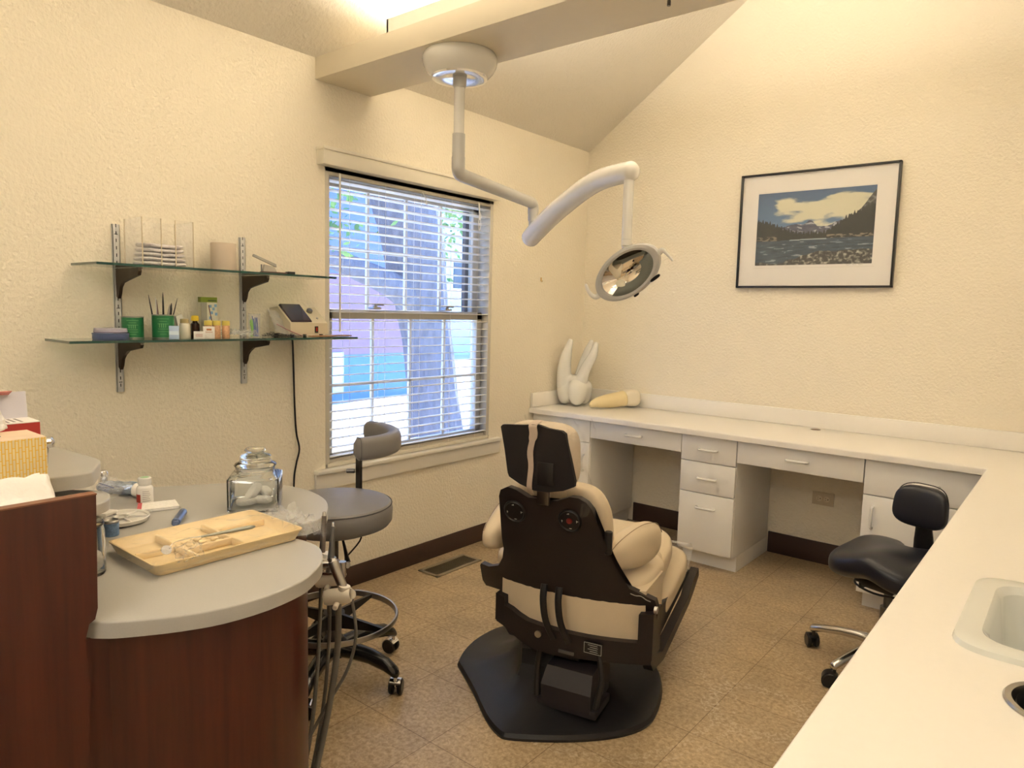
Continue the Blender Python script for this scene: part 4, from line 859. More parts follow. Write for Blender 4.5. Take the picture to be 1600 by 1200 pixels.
def wrapfn(u, v):
    x = 1.00 + .27 * u; y = -3.525 + .455 * v; e = min(u, 1 - u) * 4
    z = ZG + .033 + .010 * noise.noise((u * 6, v * 9, 2)) + .008 * abs(noise.noise((u * 11, v * 17, 6)))
    if u < .06 or u > .94: z -= .018
    if v > .83: z -= (v - .83) * .06; z += .012 * noise.noise((u * 9, v * 22, 9))
    if v < .04: z -= .016
    return Vector((x + .01 * noise.noise((v * 12, u * 5, 4)), y, max(z, ZG + .002)))
MB().sheet(wrapfn, 40, 64).build('plastic_wrap', film('wrap_film', gloss=.20, base=.0, rough=.1), ty)
im = thing('dental_mirror', 'steel dental mirror with a grey handle lying on the yellow tray', 'dental mirror', (1.18, -3.33, ZG + .03))
a0 = Vector((1.198, -3.375, ZG + .050)); a1 = Vector((1.208, -3.245, ZG + .047)); dd = (a1 - a0).normalized()
MB().tube([a0, a0 + dd * .05, a0 + dd * .10, a1 - dd * .01, a1], [.0025, .0040, .0052, .0048, .002], 10, 4).build('handle', mat('satin_green_grey', (.30, .31, .27), .35, metal=.5), im)
MB().tube([a0, a0 - dd * .03 + Vector((0, 0, .001)), a0 - dd * .06 + Vector((0, 0, -.002)), a0 - dd * .072 + Vector((.002, 0, -.012))], [.0022, .0014, .0012, .0012], 8, 4).lathe([(0, 0), (.011, 0), (.0115, .001), (.011, .002), (0, .002)], a0 - dd * .078 + Vector((.0, 0, -.016)), 20, axis=(.75, -.15, .6)).build('mirror', chrome, im)
pwm = MATS['wrap_film']
wc2 = film('wrap_fold_film', gloss=.45, base=.06, rough=.1)
crumple(Matrix.Translation((1.245, -3.43, ZG + .042)) @ Matrix.Rotation(.7, 4, 'Y'), .045, .06, .020, 5, 21., 14, 16).build('wrap_corner', wc2, ty)
crumple(Matrix.Translation((1.17, -3.105, ZG + .026)) @ Matrix.Rotation(.15, 4, 'Y') @ Matrix.Rotation(-.2, 4, 'X'), .17, .085, .030, 6, 27., 26, 16).build('wrap_corner', wc2, ty)
# pill bottle
pb = thing('pill_bottle', 'white pill bottle with a green-topped cap and a red patch on its label', 'bottle', (.64, -3.268, ZG))
bx_, by_ = .645, -3.262
MB().lathe([(0, 0), (.021, 0), (.0225, .002), (.0225, .045), (.020, .051), (.016, .054), (.016, .058), (0, .058)], (bx_, by_, ZG), 32).build('bottle', white, pb)
cp = MB().lathe([(0, .058), (.018, .058), (.0185, .060), (.018, .075), (.016, .077), (0, .077)], (bx_, by_, ZG), 32).build('cap', white, pb)
MB().lathe([(0, .0772), (.012, .0772), (0, .0778)], (bx_, by_, ZG), 24, caps=False).build('cap_label', mat('cap_green', (.25, .42, .22), .6), cp)
def arc_patch(cx_, cy_, r, a0_, a1_, z0, z1, n=10): return [[(cx_ + r * math.cos(a_), cy_ + r * math.sin(a_), z) for a_ in np.linspace(a0_, a1_, n)] for z in (z0, z1)]
va = math.atan2(-4.16 - by_, 2.75 - bx_)
MB().loft(arc_patch(bx_, by_, .0228, va - 1.35, va - .55, ZG + .006, ZG + .030), cap0=False, cap1=False, close=False).build('red_label', mat('label_red', (.48, .05, .03), .5), pb)
lt = MB()
for k in range(6): lt.loft(arc_patch(bx_, by_, .0228, va - .3, va + .5 + .1 * (k % 3), ZG + .038 - k * .0055, ZG + .0392 - k * .0055), cap0=False, cap1=False, close=False)
lt.build('label_lines', mat('print_grey', (.25, .22, .20), .6), pb)
# notepad with pink edge
npd = thing('notepad', 'thin white pad with a pink edge in the middle of the grey counter', 'notepad', (.72, -3.25, ZG))
q = [(.672, -3.282), (.742, -3.315), (.772, -3.222), (.700, -3.200)]
MB().loft([[(a, b, z) for a, b in q] for z in (ZG + .001, ZG + .009)]).build('pages', papw, npd)
MB().loft([[(a, b, z) for a, b in ((.668, -3.292), (.738, -3.325), (.743, -3.315), (.672, -3.282))] for z in (ZG + .001, ZG + .0095)]).build('binding', mat('pink_edge', (.55, .10, .12), .5), npd)
# blue cap-like cylinder
bc = thing('blue_cylinder', 'small metallic blue cap lying near the yellow tray', 'cap', (.88, -3.27, ZG))
MB().cyl((.925, -3.305, ZG + .011), (.852, -3.250, ZG + .013), .0105, 20, bev=.002).build('tube', mat('metal_blue', (.16, .22, .38), .3, metal=.6), bc)
MB().cyl((.925, -3.305, ZG + .011), (.934, -3.312, ZG + .010), .0085, 16, bev=.002).build('tip', mat('metal_blue_dark', (.12, .16, .28), .35, metal=.4), bc)
# small tin
tn = thing('small_tin', 'tiny blue printed tin jar with a steel lid next to the palette', 'tin', (.885, -3.452, ZG))
MB().lathe([(0, 0), (.0165, 0), (.0175, .002), (.0175, .032), (.016, .034), (0, .034)], (.885, -3.448, ZG), 28).build('tin', mat('tin_blue_print', (.14, .24, .42), .35, noise_amt=.7, noise_scale=160), tn)
MB().lathe([(.015, .034), (.018, .034), (.018, .038), (.0165, .040), (.015, .037), (0, .037)], (.885, -3.448, ZG), 28, caps=False).build('lid', steel, tn)
tn2 = tag(MB().cyl((.852, -3.452, ZG + .012), (.842, -3.422, ZG + .012), .011, 16, bev=.002).build('black_cap', blk), 'small black cap lying behind the tiny blue tin', 'cap')
# mixing palette
pa = thing('mixing_palette', 'round white mixing palette with wells on the grey counter', 'palette', (.80, -3.36, ZG))
pc = (.785, -3.385)
MB().lathe([(0, .002), (.055, .002), (.066, .004), (.070, .014), (.068, .016), (.062, .014), (.060, .010), (0, .009)], (pc[0], pc[1], ZG), 40, caps=False).build('dish', white, pa)
sp_ = MB()
for k in range(6):
    a_ = k * math.pi / 3; sp_.box((.040, 0, .012), (.044, .004, .008), .0015, M=Matrix.Translation((pc[0], pc[1], ZG)) @ Matrix.Rotation(a_, 4, 'Z'))
sp_.lathe([(.018, .009), (.020, .016), (.017, .016), (.015, .010)], (pc[0], pc[1], ZG), 24, caps=False); sp_.build('well_walls', white, pa)
tag(MB(frame_mat((.745, -3.41, ZG + .018), .5)).box((0, 0, .004), (.045, .045, .009), .003).build('white_block', papw), 'small white square block sitting on the round palette', 'block')
# packets and chrome dispenser at the wall side
cbag = tag(crumple(frame_mat((.60, -3.385, ZG + .046), .5, .35, .2), .13, .16, .016, 4, 12., 22, 22).build('plastic_bag', film_b), 'clear plastic bag with blue print slumped beside the palette', 'bag')
bt = MB(frame_mat((.655, -3.375, ZG + .066), 1.0, .3, .4))
for k in range(5): bt.box((0, -.004 * k * 1.6 + .01, .004), (.04 if k == 0 else .028, .0028 if k == 0 else .0012, .0006))
bt.build('bag_label', mat('print_navy', (.04, .05, .16), .5), cbag)
fp = thing('foil_packet', 'crumpled silver and white foil packet beside the pill bottle', 'packet', (.52, -3.27, ZG))
MB(frame_mat((.505, -3.265, ZG + .020), .9, 0, .1)).cushion((0, 0, 0), (.15, .055, .036), 2.6, 12, lambda x, y, z, p: Vector((p.x, p.y + .004 * noise.noise((x * 4, y * 4, z * 4)), p.z + .006 * noise.noise((x * 5, y * 3, 1))))).build('foil', mat('foil_blue_silver', (.42, .50, .66), .22, metal=.8, noise_amt=.25, noise_scale=25, bump=.5, bump_scale=60), fp)
MB(frame_mat((.56, -3.245, ZG + .021), .9, 0, .1)).cushion((0, 0, 0), (.035, .058, .040), 2.6, 8).build('white_end', papw, fp)
MB(frame_mat((.585, -3.245, ZG + .021), .9)).cushion((0, 0, 0), (.018, .052, .036), 2.6, 8).build('red_end', mat('label_red', (.48, .05, .03), .5), fp)
cd_ = thing('chrome_cylinder', 'small shiny chrome capped tube standing at the back of the counter', 'tube', (.52, -3.34, ZG))
MB().lathe([(0, 0), (.013, 0), (.0145, .004), (.0145, .026), (.012, .030), (.014, .034), (.0145, .060), (.011, .066), (0, .068)], (.425, -3.292, ZG), 24).build('tube', chrome, cd_)
tag(MB().tube([(.56, -3.47, ZG + .03), (.53, -3.44, ZG + .035), (.50, -3.40, ZG + .04)], .003, 8, 4).build('red_pencil', mat('pencil_red', (.45, .08, .08), .5)), 'thin red stick behind the clear plastic bag', 'stick')
tag(MB(frame_mat((.70, -3.405, ZG + .02), .9)).tube([(-.02, 0, 0), (0, .004, .006), (.02, .002, .004)], .005, 8, 4).build('dark_clip', dsteel), 'small dark metal clip beside the palette', 'clip')
# cotton cylinder jar
cj = thing('cotton_jar', 'clear round glass jar with white cotton beside the wood partition', 'jar', (1.135, -3.60, ZG))
MB().lathe([(0, .001), (.034, .001), (.036, .004), (.036, .095), (.034, .102), (.0335, .108), (.0315, .108), (.032, .101), (.0335, .094), (.0335, .008), (.031, .006), (0, .006)], (1.122, -3.590, ZG), 36, caps=False).build('glass', glass, cj)
MB().lathe([(0, .109), (.035, .109), (.036, .112), (.033, .120), (0, .121)], (1.122, -3.59, ZG), 36).build('lid', glass, cj)
tag(MB().cushion((1.122, -3.590, ZG + .032), (.058, .058, .048), 2.6, 10, lambda x, y, z, p: p * (1 + .08 * noise.noise((x * 3, y * 3, z * 3)))).build('cotton', cottonm, angle=180), 'wad of white cotton inside the round glass jar', 'cotton')

# ------------------------------------------------------------------ handpiece holder on the end of the cabinet
hp = thing('handpiece_holder', 'white handpiece holders on a chrome arm at the end of the cherry cabinet', 'holder', (1.28, -3.12, .55))
MB().tube([(1.17, -3.20, .70), (1.20, -3.12, .705), (1.235, -3.05, .71), (1.30, -3.035, .715)], .008, 12, 4).cyl((1.295, -3.05, .69), (1.295, -3.05, .728), .010, 14).cyl((1.22, -3.09, .712), (1.275, -3.045, .716), .011, 14).tube([(1.20, -3.10, .690), (1.26, -3.08, .694), (1.30, -3.05, .70)], .0035, 8, 3).build('arm', mat('worn_chrome', (.55, .54, .52), .18, metal=1.), hp)
hol = [((1.200, -3.045, .700), 0), ((1.258, -3.062, .676), 1), ((1.316, -3.078, .650), 2)]
vd = Vector((.774, .632, 0.18)).normalized()
for c, k in hol:
    c = Vector(c); h_ = MB().tube([c - vd * .036, c - vd * .030, c + vd * .026, c + vd * .033], [.012, .020, .021, .014], 18, 3).cyl(c + Vector((.004, -.006, -.014)), c + Vector((.022, -.028, -.018)), .007, 12, bev=.002).tube([c + vd * .012 + Vector((0, 0, .0)), c + vd * .016 + Vector((0, 0, .024))], [.016, .015], 16)
    h_.build('holder', mat('ivory_plastic', (.74, .68, .58), .35, noise_amt=.03, coat=.2), hp)
def piece(name, lab, c, top, r0, r1, m):
    t_ = thing(name, lab, 'handpiece', c, 'handpieces hanging at the end of the cherry cabinet')
    MB().cyl(c, top, r0, 14, r1, .001).build('body', m, t_)
    tp_ = Vector(top); MB().cyl(tp_, tp_ + Vector((0, 0, .010)), r1 * .9, 12, r1 * .6).build('tip', chrome, t_)
piece('air_syringe', 'slim bronze handpiece standing beside the worktop edge, leftmost of the three', (1.200, -3.045, .705), (1.190, -3.030, .825), .0085, .0065, mat('bronze_metal', (.20, .17, .15), .3, metal=.8))
piece('handpiece', 'dark grey pointed handpiece, middle one of the three beside the grey stool seat', (1.258, -3.062, .685), (1.250, -3.045, .812), .011, .0048, mat('grey_metal', (.15, .145, .14), .35, metal=.6))
piece('suction_handle', 'thick steel handpiece slanting out of the frontmost white holder', (1.326, -3.066, .660), (1.290, -3.076, .735), .0115, .014, steel)
hosem = mat('hose_grey', (.145, .135, .12), .5, noise_amt=.08)
for pts, r_, lab in (([(1.200, -3.045, .69), (1.205, -3.055, .55), (1.225, -3.08, .40), (1.27, -3.135, .26), (1.29, -3.185, .14)], .0055, 'grey hose hanging from the leftmost white holder, ending behind the cabinet'),
                     ([(1.258, -3.062, .66), (1.258, -3.065, .50), (1.268, -3.09, .34), (1.290, -3.14, .20), (1.30, -3.19, .08)], .0050, 'straight grey hose below the middle white holder'),
                     ([(1.312, -3.075, .635), (1.295, -3.065, .50), (1.290, -3.085, .36), (1.300, -3.13, .22), (1.32, -3.185, .11), (1.30, -3.20, .03)], .0085, 'thickest grey hose curving down to the floor by the cabinet'),
                     ([(1.342, -3.055, .64), (1.345, -3.045, .54), (1.320, -3.055, .44), (1.275, -3.095, .33), (1.27, -3.16, .24)], .0042, 'thin grey hose looping from the frontmost white holder')):
    tag(MB().tube(pts, r_, 10, 8).build('hose', hosem, angle=80), lab, 'hose', 'hoses hanging from the handpiece holders')

# ================================================================== GREY STOOL
def stool_base(th, c, R0, mat_leg, a0, ring=None, chrome_legs=False):
    for k in range(5):
        a_ = a0 + k * 2 * math.pi / 5; d = Vector((math.cos(a_), math.sin(a_), 0)); s_ = Vector((-d.y, d.x, 0))
        rg_ = []
        for t_, w_2, z_, h_ in ((.02, .030, .118, .030), (.10, .030, .125, .030), (.17, .027, .122, .028), (.235, .024, .108, .026), (.275, .022, .088, .020), (.285, .014, .080, .012)) if not chrome_legs else ((.02, .026, .118, .022), (.10, .020, .120, .018), (.17, .018, .112, .017), (.235, .016, .098, .016), (.285, .015, .084, .015), (.292, .009, .082, .009)):
            t_ = t_ * R0 / .285; p = Vector(c) + d * t_ + Vector((0, 0, z_)); rg_.append([p + s_ * (w_2 * math.cos(q)) + Vector((0, 0, h_ * math.sin(q))) for q in [2 * math.pi * j / 14 for j in range(14)]])
        leg = MB().loft(rg_).build('leg', mat_leg, th, angle=60)
        p = Vector(c) + d * R0 * .97; q_ = math.radians(35 + 70 * k); wd = Vector((math.cos(q_), math.sin(q_), 0)); off = Vector((-wd.y, wd.x, 0)) * .012
        cs_ = MB()
        for s2 in (-1, 1):
            o_ = p + off + wd * (s2 * .016) + Vector((0, 0, .0288)); cs_.cyl(o_ - wd * .008, o_ + wd * .008, 0.0285, 24, bev=.004)
        cst = cs_.build('caster', blk, th)
        hood = MB().cyl(p + Vector((0, 0, .035)), p + Vector((0, 0, .088)), .007, 12)
        pw = p + off + Vector((0, 0, .0288)); pr = []
        for s2 in (-.020, .020): pr.append([pw + wd * s2 + (Vector((-wd.y, wd.x, 0)) * math.cos(q) + Vector((0, 0, 1)) * math.sin(q)) * .0315 for q in np.linspace(-.9, math.pi - .6, 14)])
        hood.loft(pr); hood.build('caster_hood', chrome if not chrome_legs else blk, cst)
gs = thing('assistant_stool', 'grey vinyl stool with curved backrest and chrome foot ring under the window', 'stool', (.66, -2.60, 0))
GC = (.655, -2.600)
MB().lathe([(0, .585), (.175, .588), (.202, .596), (.212, .610), (.214, .648), (.210, .668), (.202, .677), (.15, .685), (0, .690)], (GC[0], GC[1], 0), 64).build('seat', grayv, gs)
MB().lathe([(.2095, .6675), (.2122, .6695), (.2115, .6725), (.2085, .671)], (GC[0], GC[1], 0), 64, caps=False).build('seam', grays, gs)
MB().lathe([(0, .575), (.15, .575), (.17, .585), (0, .586)], (GC[0], GC[1], 0), 40, caps=False).build('seat_plate', blk, gs)
MB().cyl((GC[0], GC[1], .10), (GC[0], GC[1], .38), .026, 24).cyl((GC[0], GC[1], .38), (GC[0], GC[1], .58), .017, 20).build('gas_column', dsteel, gs)
MB().lathe([(0, .09), (.045, .09), (.048, .14), (.034, .16), (0, .16)], (GC[0], GC[1], 0), 28).build('hub', blk, gs)
stool_base(gs, (GC[0], GC[1], 0), .285, mat('stool_leg_black', (.012, .012, .013), .2, coat=.3), math.radians(14))
ringb = MB(); RR_ = .232; zr = .235
pr_ = [(RR_ - .004, zr - .011), (RR_ + .003, zr - .008), (RR_ + .006, zr + .003), (RR_ + .003, zr + .012), (RR_ - .003, zr + .011)]
seg = 72; ringb.loft([[(GC[0] + r_ * math.cos(2 * math.pi * k / seg), GC[1] + r_ * math.sin(2 * math.pi * k / seg), z_) for k in range(seg)] for r_, z_ in pr_ + pr_[:1]], None, False, False); rg = ringb.build('foot_ring', steel, gs)
MB().lathe([(.026, .20), (.040, .20), (.040, .255), (.026, .255)], (GC[0], GC[1], 0), 24, caps=False).build('ring_collar', blk, gs)
for k in range(4):
    a_ = .25 + k * math.pi / 2; d = Vector((math.cos(a_), math.sin(a_), 0)); s_ = Vector((-d.y, d.x, 0)); C0 = Vector((GC[0], GC[1], 0))
    MB().loft([[C0 + d * .03 + s_ * .006 + Vector((0, 0, .20)), C0 + d * .03 - s_ * .006 + Vector((0, 0, .20)), C0 + d * .03 - s_ * .006 + Vector((0, 0, .255)), C0 + d * .03 + s_ * .006 + Vector((0, 0, .255))], [C0 + d * .23 + s_ * .006 + Vector((0, 0, .228)), C0 + d * .23 - s_ * .006 + Vector((0, 0, .228)), C0 + d * .23 - s_ * .006 + Vector((0, 0, .240)), C0 + d * .23 + s_ * .006 + Vector((0, 0, .240))]]).build('spoke', blk, gs)
PB = Vector((.530, -2.385, 0))
MB().tube([(GC[0], GC[1], .565), (.60, -2.48, .562), (PB.x + .004, PB.y - .02, .565), (PB.x, PB.y, .60), (PB.x, PB.y, .64)], .011, 10, 4).bx(PB.x - .013, PB.x + .013, PB.y - .006, PB.y + .006, .60, .82).build('backrest_post', blk, gs)
MB().cyl((PB.x - .01, PB.y - .012, .735), (PB.x - .035, PB.y - .035, .735), .009, 14, bev=.002).build('post_knob', dsteel, gs)
# C-shaped backrest pad
bp_ = [(.580, -2.445), (.597, -2.375), (.590, -2.30), (.545, -2.215), (.460, -2.155), (.36, -2.13), (.27, -2.14)]
P_ = spline([Vector((a, b, .838)) for a, b in bp_], 7); nP = len(P_); rg_ = []
for i, p in enumerate(P_):
    T_ = (P_[min(i + 1, nP - 1)] - P_[max(i - 1, 0)]).normalized(); s_ = Vector((-T_.y, T_.x, 0)); e = min(i, nP - 1 - i); k_ = min(1, .55 + .45 * (e / 2.)) if e < 2 else 1
    rg_.append([p + s_ * (.030 * k_ * abs(math.cos(q)) ** .7 * (1 if math.cos(q) > 0 else -1)) + Vector((0, 0, .045 * k_ * abs(math.sin(q)) ** .6 * (1 if math.sin(q) > 0 else -1))) for q in [2 * math.pi * j / 20 for j in range(20)]])
MB().loft(rg_).build('backrest', grayv, gs, angle=60)
p = P_[2]; T_ = (P_[3] - P_[1]).normalized(); s_ = Vector((-T_.y, T_.x, 0))
MB().tube([p + s_ * (.031 * abs(math.cos(q)) ** .7 * (1 if math.cos(q) > 0 else -1)) + Vector((0, 0, .046 * abs(math.sin(q)) ** .6 * (1 if math.sin(q) > 0 else -1))) for q in [2 * math.pi * j / 24 for j in range(25)]], .0012, 5).build('piping', grays, gs)
MB().tube([(GC[0] + .03, GC[1] + .0, .575), (GC[0] + .05, GC[1] + .0, .55), (GC[0] + .085, GC[1] - .01, .50), (GC[0] + .10, GC[1] - .015, .475)], [.004, .004, .007, .012], 10, 4).build('height_lever', blk, gs)
MB().tube([(GC[0] + .11, GC[1] + .04, .58), (GC[0] + .10, GC[1] + .04, .54), (GC[0] + .07, GC[1] + .0, .48)], .003, 8, 4).build('tilt_lever', blk, gs)

# ================================================================== BLACK SADDLE STOOL
bs = thing('saddle_stool', 'black saddle stool with small backrest and chrome legs beside the sink counter', 'stool', (2.23, -1.14, 0))
BC = (2.228, -1.145)
stool_base(bs, (BC[0], BC[1], 0), .285, mat('polished_aluminium', (.62, .60, .57), .2, metal=1.), math.radians(173), chrome_legs=True)
MB().lathe([(0, .085), (.038, .085), (.04, .13), (.03, .15), (0, .15)], (BC[0], BC[1], 0), 28).build('hub', MATS['polished_aluminium'], bs)
MB().cyl((BC[0], BC[1], .10), (BC[0], BC[1], .27), .026, 24).cyl((BC[0], BC[1], .27), (BC[0], BC[1], .40), .016, 20).build('gas_column', dsteel, bs)
fz = math.radians(-18)     # seat turned: its back toward the window corner
SM_ = frame_mat((BC[0] + .008, BC[1] - .03, .450), fz)
def sadf(x, y, z, p):
    # local y = back (+), x = side
    q = Vector((p.x * (1 + .06 * y), p.y, p.z)); rise = .022 * math.exp(-(x / .32) ** 2) * sstep(.5, -1, y) 
    side = -.020 * abs(x) ** 2 * sstep(.7, -.8, y); back = .020 * sstep(.1, .9, y) * abs(x)
    q.z += (rise + side + back) if True else 0
    notch = math.exp(-(x / .16) ** 2) * sstep(.45, 1., y); q.y -= .07 * notch; q.z -= .02 * notch
    return q
MB(SM_).cushion((0, 0, 0), (.42, .40, .125), 3.0, 22, sadf).build('seat', navyv, bs, angle=180)
MB(SM_).box((0, .0, -.055), (.18, .20, .04), .008).bx(-.06, .06, -.10, .10, -.085, -.05, .006).bx(-.075, -.062, -.09, .09, -.10, -.05, .004).build('tilt_mechanism', blk, bs)
MB(SM_).tube([(-.10, .08, -.05), (-.13, .04, -.085), (-.125, -.03, -.105), (-.03, -.06, -.112), (.08, -.05, -.10)], .0045, 8, 5).tube([(-.14, .08, -.04), (-.16, .085, -.05), (-.17, .08, -.055)], .007, 8, 4).build('lever', blk, bs)
pz = SM_ @ Vector((0, .20, 0)); 
MB(SM_).tube([(0, .07, -.06), (0, .17, -.055), (0, .215, -.02), (0, .225, .06), (0, .215, .13)], [.03, .032, .036, .038, .030], 14, 5, flat=.45).build('back_post', blk, bs)
MB(SM_ @ Matrix.Translation((0, .195, .203)) @ Matrix.Rotation(-.10, 4, 'X')).cushion((0, 0, 0), (.205, .072, .165), 3.2, 14, lambda x, y, z, p: Vector((p.x * (1 - .05 * z), p.y - .02 * x * x, p.z))).build('backrest', navyv, bs, angle=180)
MB(SM_).tube([(.205 * .5 * math.copysign(abs(math.cos(q)) ** .65, math.cos(q)) * .96, .205 - .02 * math.cos(q) ** 2, .215 + .165 * .5 * math.copysign(abs(math.sin(q)) ** .65, math.sin(q)) * .96) for q in [2 * math.pi * j / 40 for j in range(41)]], .002, 5).build('piping', blk, bs)
MB(SM_).cyl((.036, .215, .02), (.048, .215, .02), .008, 12).build('post_bolt', steel, bs)

# ================================================================== WALL SHELVES
stdm = mat('shelf_standard_metal', (.62, .61, .60), .35)
for y, lab in ((-3.066, 'slotted metal shelf standard on the wall, the left one'), (-2.575, 'slotted metal shelf standard on the wall, the right one nearer the window')):
    sd = thing('shelf_standard', lab, 'shelf standard', (0, y, 1.055), 'slotted standards carrying the glass shelves')
    MB().bx(.0, .011, y - .0125, y - .0095, 1.056, 1.662, .0005).bx(.0, .011, y + .0095, y + .0125, 1.056, 1.662, .0005).bx(.009, .011, y - .0125, y + .0125, 1.056, 1.662, .0005).build('rail', stdm, sd)
    sl_ = MB(); z_ = 1.075; k = 0
    while z_ < 1.655: sl_.bx(.0108, .0113, y - .0016, y + .0016, z_, z_ + .012); k += 1; z_ += .0262
    for zz in (1.080, 1.615, 1.35): sl_.bx(.0108, .0113, y - .006, y + .006, zz + .011, zz + .0135)
    sl_.build('slots', blk, sd)
ZU, ZL = 1.514, 1.256
bkm = mat('bracket_bronze', (.055, .036, .026), .4, metal=.3)
for y, side in ((-3.066, 'left'), (-2.575, 'right')):
    for z, lv in ((ZU, 'upper'), (ZL, 'lower')):
        z0 = z - .009; P = [(.010, z0), (.195, z0), (.198, z0 - .012), (.190, z0 - .026), (.09, z0 - .045), (.060, z0 - .052), (.042, z0 - .068), (.034, z0 - .092), (.022, z0 - .108), (.011, z0 - .100)]
        if lv == 'lower': P = [(a, z0 + (b - z0) * (1.0 if a < .08 else .8)) for a, b in P]
        t_ = tag(MB().loft([[(a, y - .0055, b) for a, b in P], [(a, y + .0055, b) for a, b in P]]).bx(.012, .196, y - .009, y + .009, z0 - .003, z0 - .0005).build('shelf_bracket', bkm, angle=30), 'dark bronze bracket under the %s glass shelf, %s side' % (lv, side), 'shelf bracket', 'brackets under the glass shelves')
for z, y0, y1, ch, lab in ((ZU, -3.217, -2.27, .0, 'upper glass shelf with green edges'), (ZL, -3.305, -2.155, 0, 'lower, longer glass shelf with green edges crossing the window edge')):
    gl_ = thing('glass_shelf', lab, 'shelf', (.12, (y0 + y1) / 2, z - .008), 'glass shelves on the left wall')
    MB().bx(.014, .2305, y0 + .0015, y1 - .0015, z - .008, z).build('glass_plate', gshelf, gl_)
    MB().bx(.2307, .232, y0, y1, z - .0082, z).bx(.014, .2307, y0, y0 + .0013, z - .0082, z).bx(.014, .2307, y1 - .0013, y1, z - .0082, z).build('polished_edge', mat('green_glass_edge', (.010, .055, .042), .12, coat=.5), gl_)
# --- upper shelf
ac = thing('acrylic_box', 'open clear acrylic box at the left of the upper glass shelf', 'box', (.115, -2.99, ZU))
AX0, AX1, AY0, AY1, AH = .055, .195, -3.055, -2.875, .165
def pane_(p0, p1, z0, z1):
    d = (Vector(p1) - Vector(p0)).normalized(); n_ = Vector((-d.y, d.x)) * .0012; return [(p0[0] - n_.x, p0[1] - n_.y), (p1[0] - n_.x, p1[1] - n_.y), (p1[0] + n_.x, p1[1] + n_.y), (p0[0] + n_.x, p0[1] + n_.y)]
ab = MB()
for p0, p1 in (((AX0, AY0), (AX1, AY0)), ((AX0, AY1), (AX1, AY1)), ((AX0, AY0), (AX0, AY1))): ab.loft([[(a, b, z) for a, b in pane_(p0, p1, 0, 0)] for z in (ZU + .003, ZU + AH)])
ab.bx(AX0, AX1, AY0, AY1, ZU + .001, ZU + .003)
ab.loft([[(a, b, z) for a, b in pane_((AX1, AY0), (AX1, AY0 + .065), 0, 0)] for z in (ZU + .003, ZU + AH)]).loft([[(a, b, z) for a, b in pane_((AX1, AY1 - .065), (AX1, AY1), 0, 0)] for z in (ZU + .003, ZU + AH)])
ab.build('panels', acry, ac)
ae = MB()
for a, b in ((AX0, AY0), (AX0, AY1), (AX1, AY0), (AX1, AY1), (AX1, AY0 + .065), (AX1, AY1 - .065)): ae.bx(a - .0013, a + .0013, b - .0013, b + .0013, ZU, ZU + AH)
ae.build('edges', acry_e, ac)
for k in range(5):
    z_ = ZU + .004 + k * .0150
    o = MB(frame_mat((.125, -2.965, z_ + .006), .02 * (k % 3 - 1))).cushion((0, 0, 0), (.128, .168 - .006 * k, .0165), 3.2, 12, lambda x, y, z, p, k=k: Vector((p.x, p.y, p.z + .003 * noise.noise((x * 2, y * 3, k)) + .004 * k * .4 * y * y))).build('folded_cloth', mat('cloth_white', (.74, .70, .70), .9, noise_amt=.04, bump=.4, bump_scale=120), angle=180)
    tag(o, 'folded white cloth in the acrylic box, %s' % ('lowest of the pile', 'second from the bottom', 'middle one of the pile', 'second from the top', 'topmost of the pile')[k], 'cloth', 'folded cloths in the acrylic box')
rl_ = thing('label_roll', 'beige paper roll standing on the upper glass shelf beside the right standard', 'roll', (.10, -2.70, ZU))
MB().lathe([(.03, .001), (.047, .001), (.048, .003), (.048, .108), (.047, .110), (.03, .110), (.03, .001)], (.085, -2.700, ZU), 40, caps=False).build('roll', mat('beige_roll', (.56, .47, .37), .8, noise_amt=.05), rl_)
MB().lathe([(.03, .001), (.03, .109), (.027, .109), (.027, .001)], (.085, -2.700, ZU), 30, caps=False).build('core', mat('card_core', (.40, .30, .2), .8), rl_)
hp_ = thing('hole_punch', 'steel lever punch with a dark base on the upper glass shelf', 'punch', (.12, -2.50, ZU))
HPM = frame_mat((.15, -2.520, ZU), math.radians(-100))
MB(HPM).bx(-.050, .052, -.016, .016, .001, .008, .002).build('base', mat('punch_base', (.10, .04, .03), .4), hp_)
MB(HPM).bx(-.085, -.055, -.018, .018, .001, .013, .003).build('foot', blk, hp_)
MB(HPM).loft([[(-.01, -.009, .008), (.045, -.009, .008), (.045, .009, .008), (-.01, .009, .008)], [(.0, -.007, .030), (.040, -.007, .036), (.040, .007, .036), (.0, .007, .030)]]).loft([[(-.01, -.007, .028), (-.01, .007, .028), (.085, .007, .066), (.085, -.007, .066)], [(-.008, -.007, .040), (-.008, .007, .040), (.082, .007, .074), (.082, -.007, .074)]]).build('lever', steel, hp_)
MB(HPM).cyl((.05, 0, .0), (.05, 0, .036), .003, 8).build('pin', dsteel, hp_)
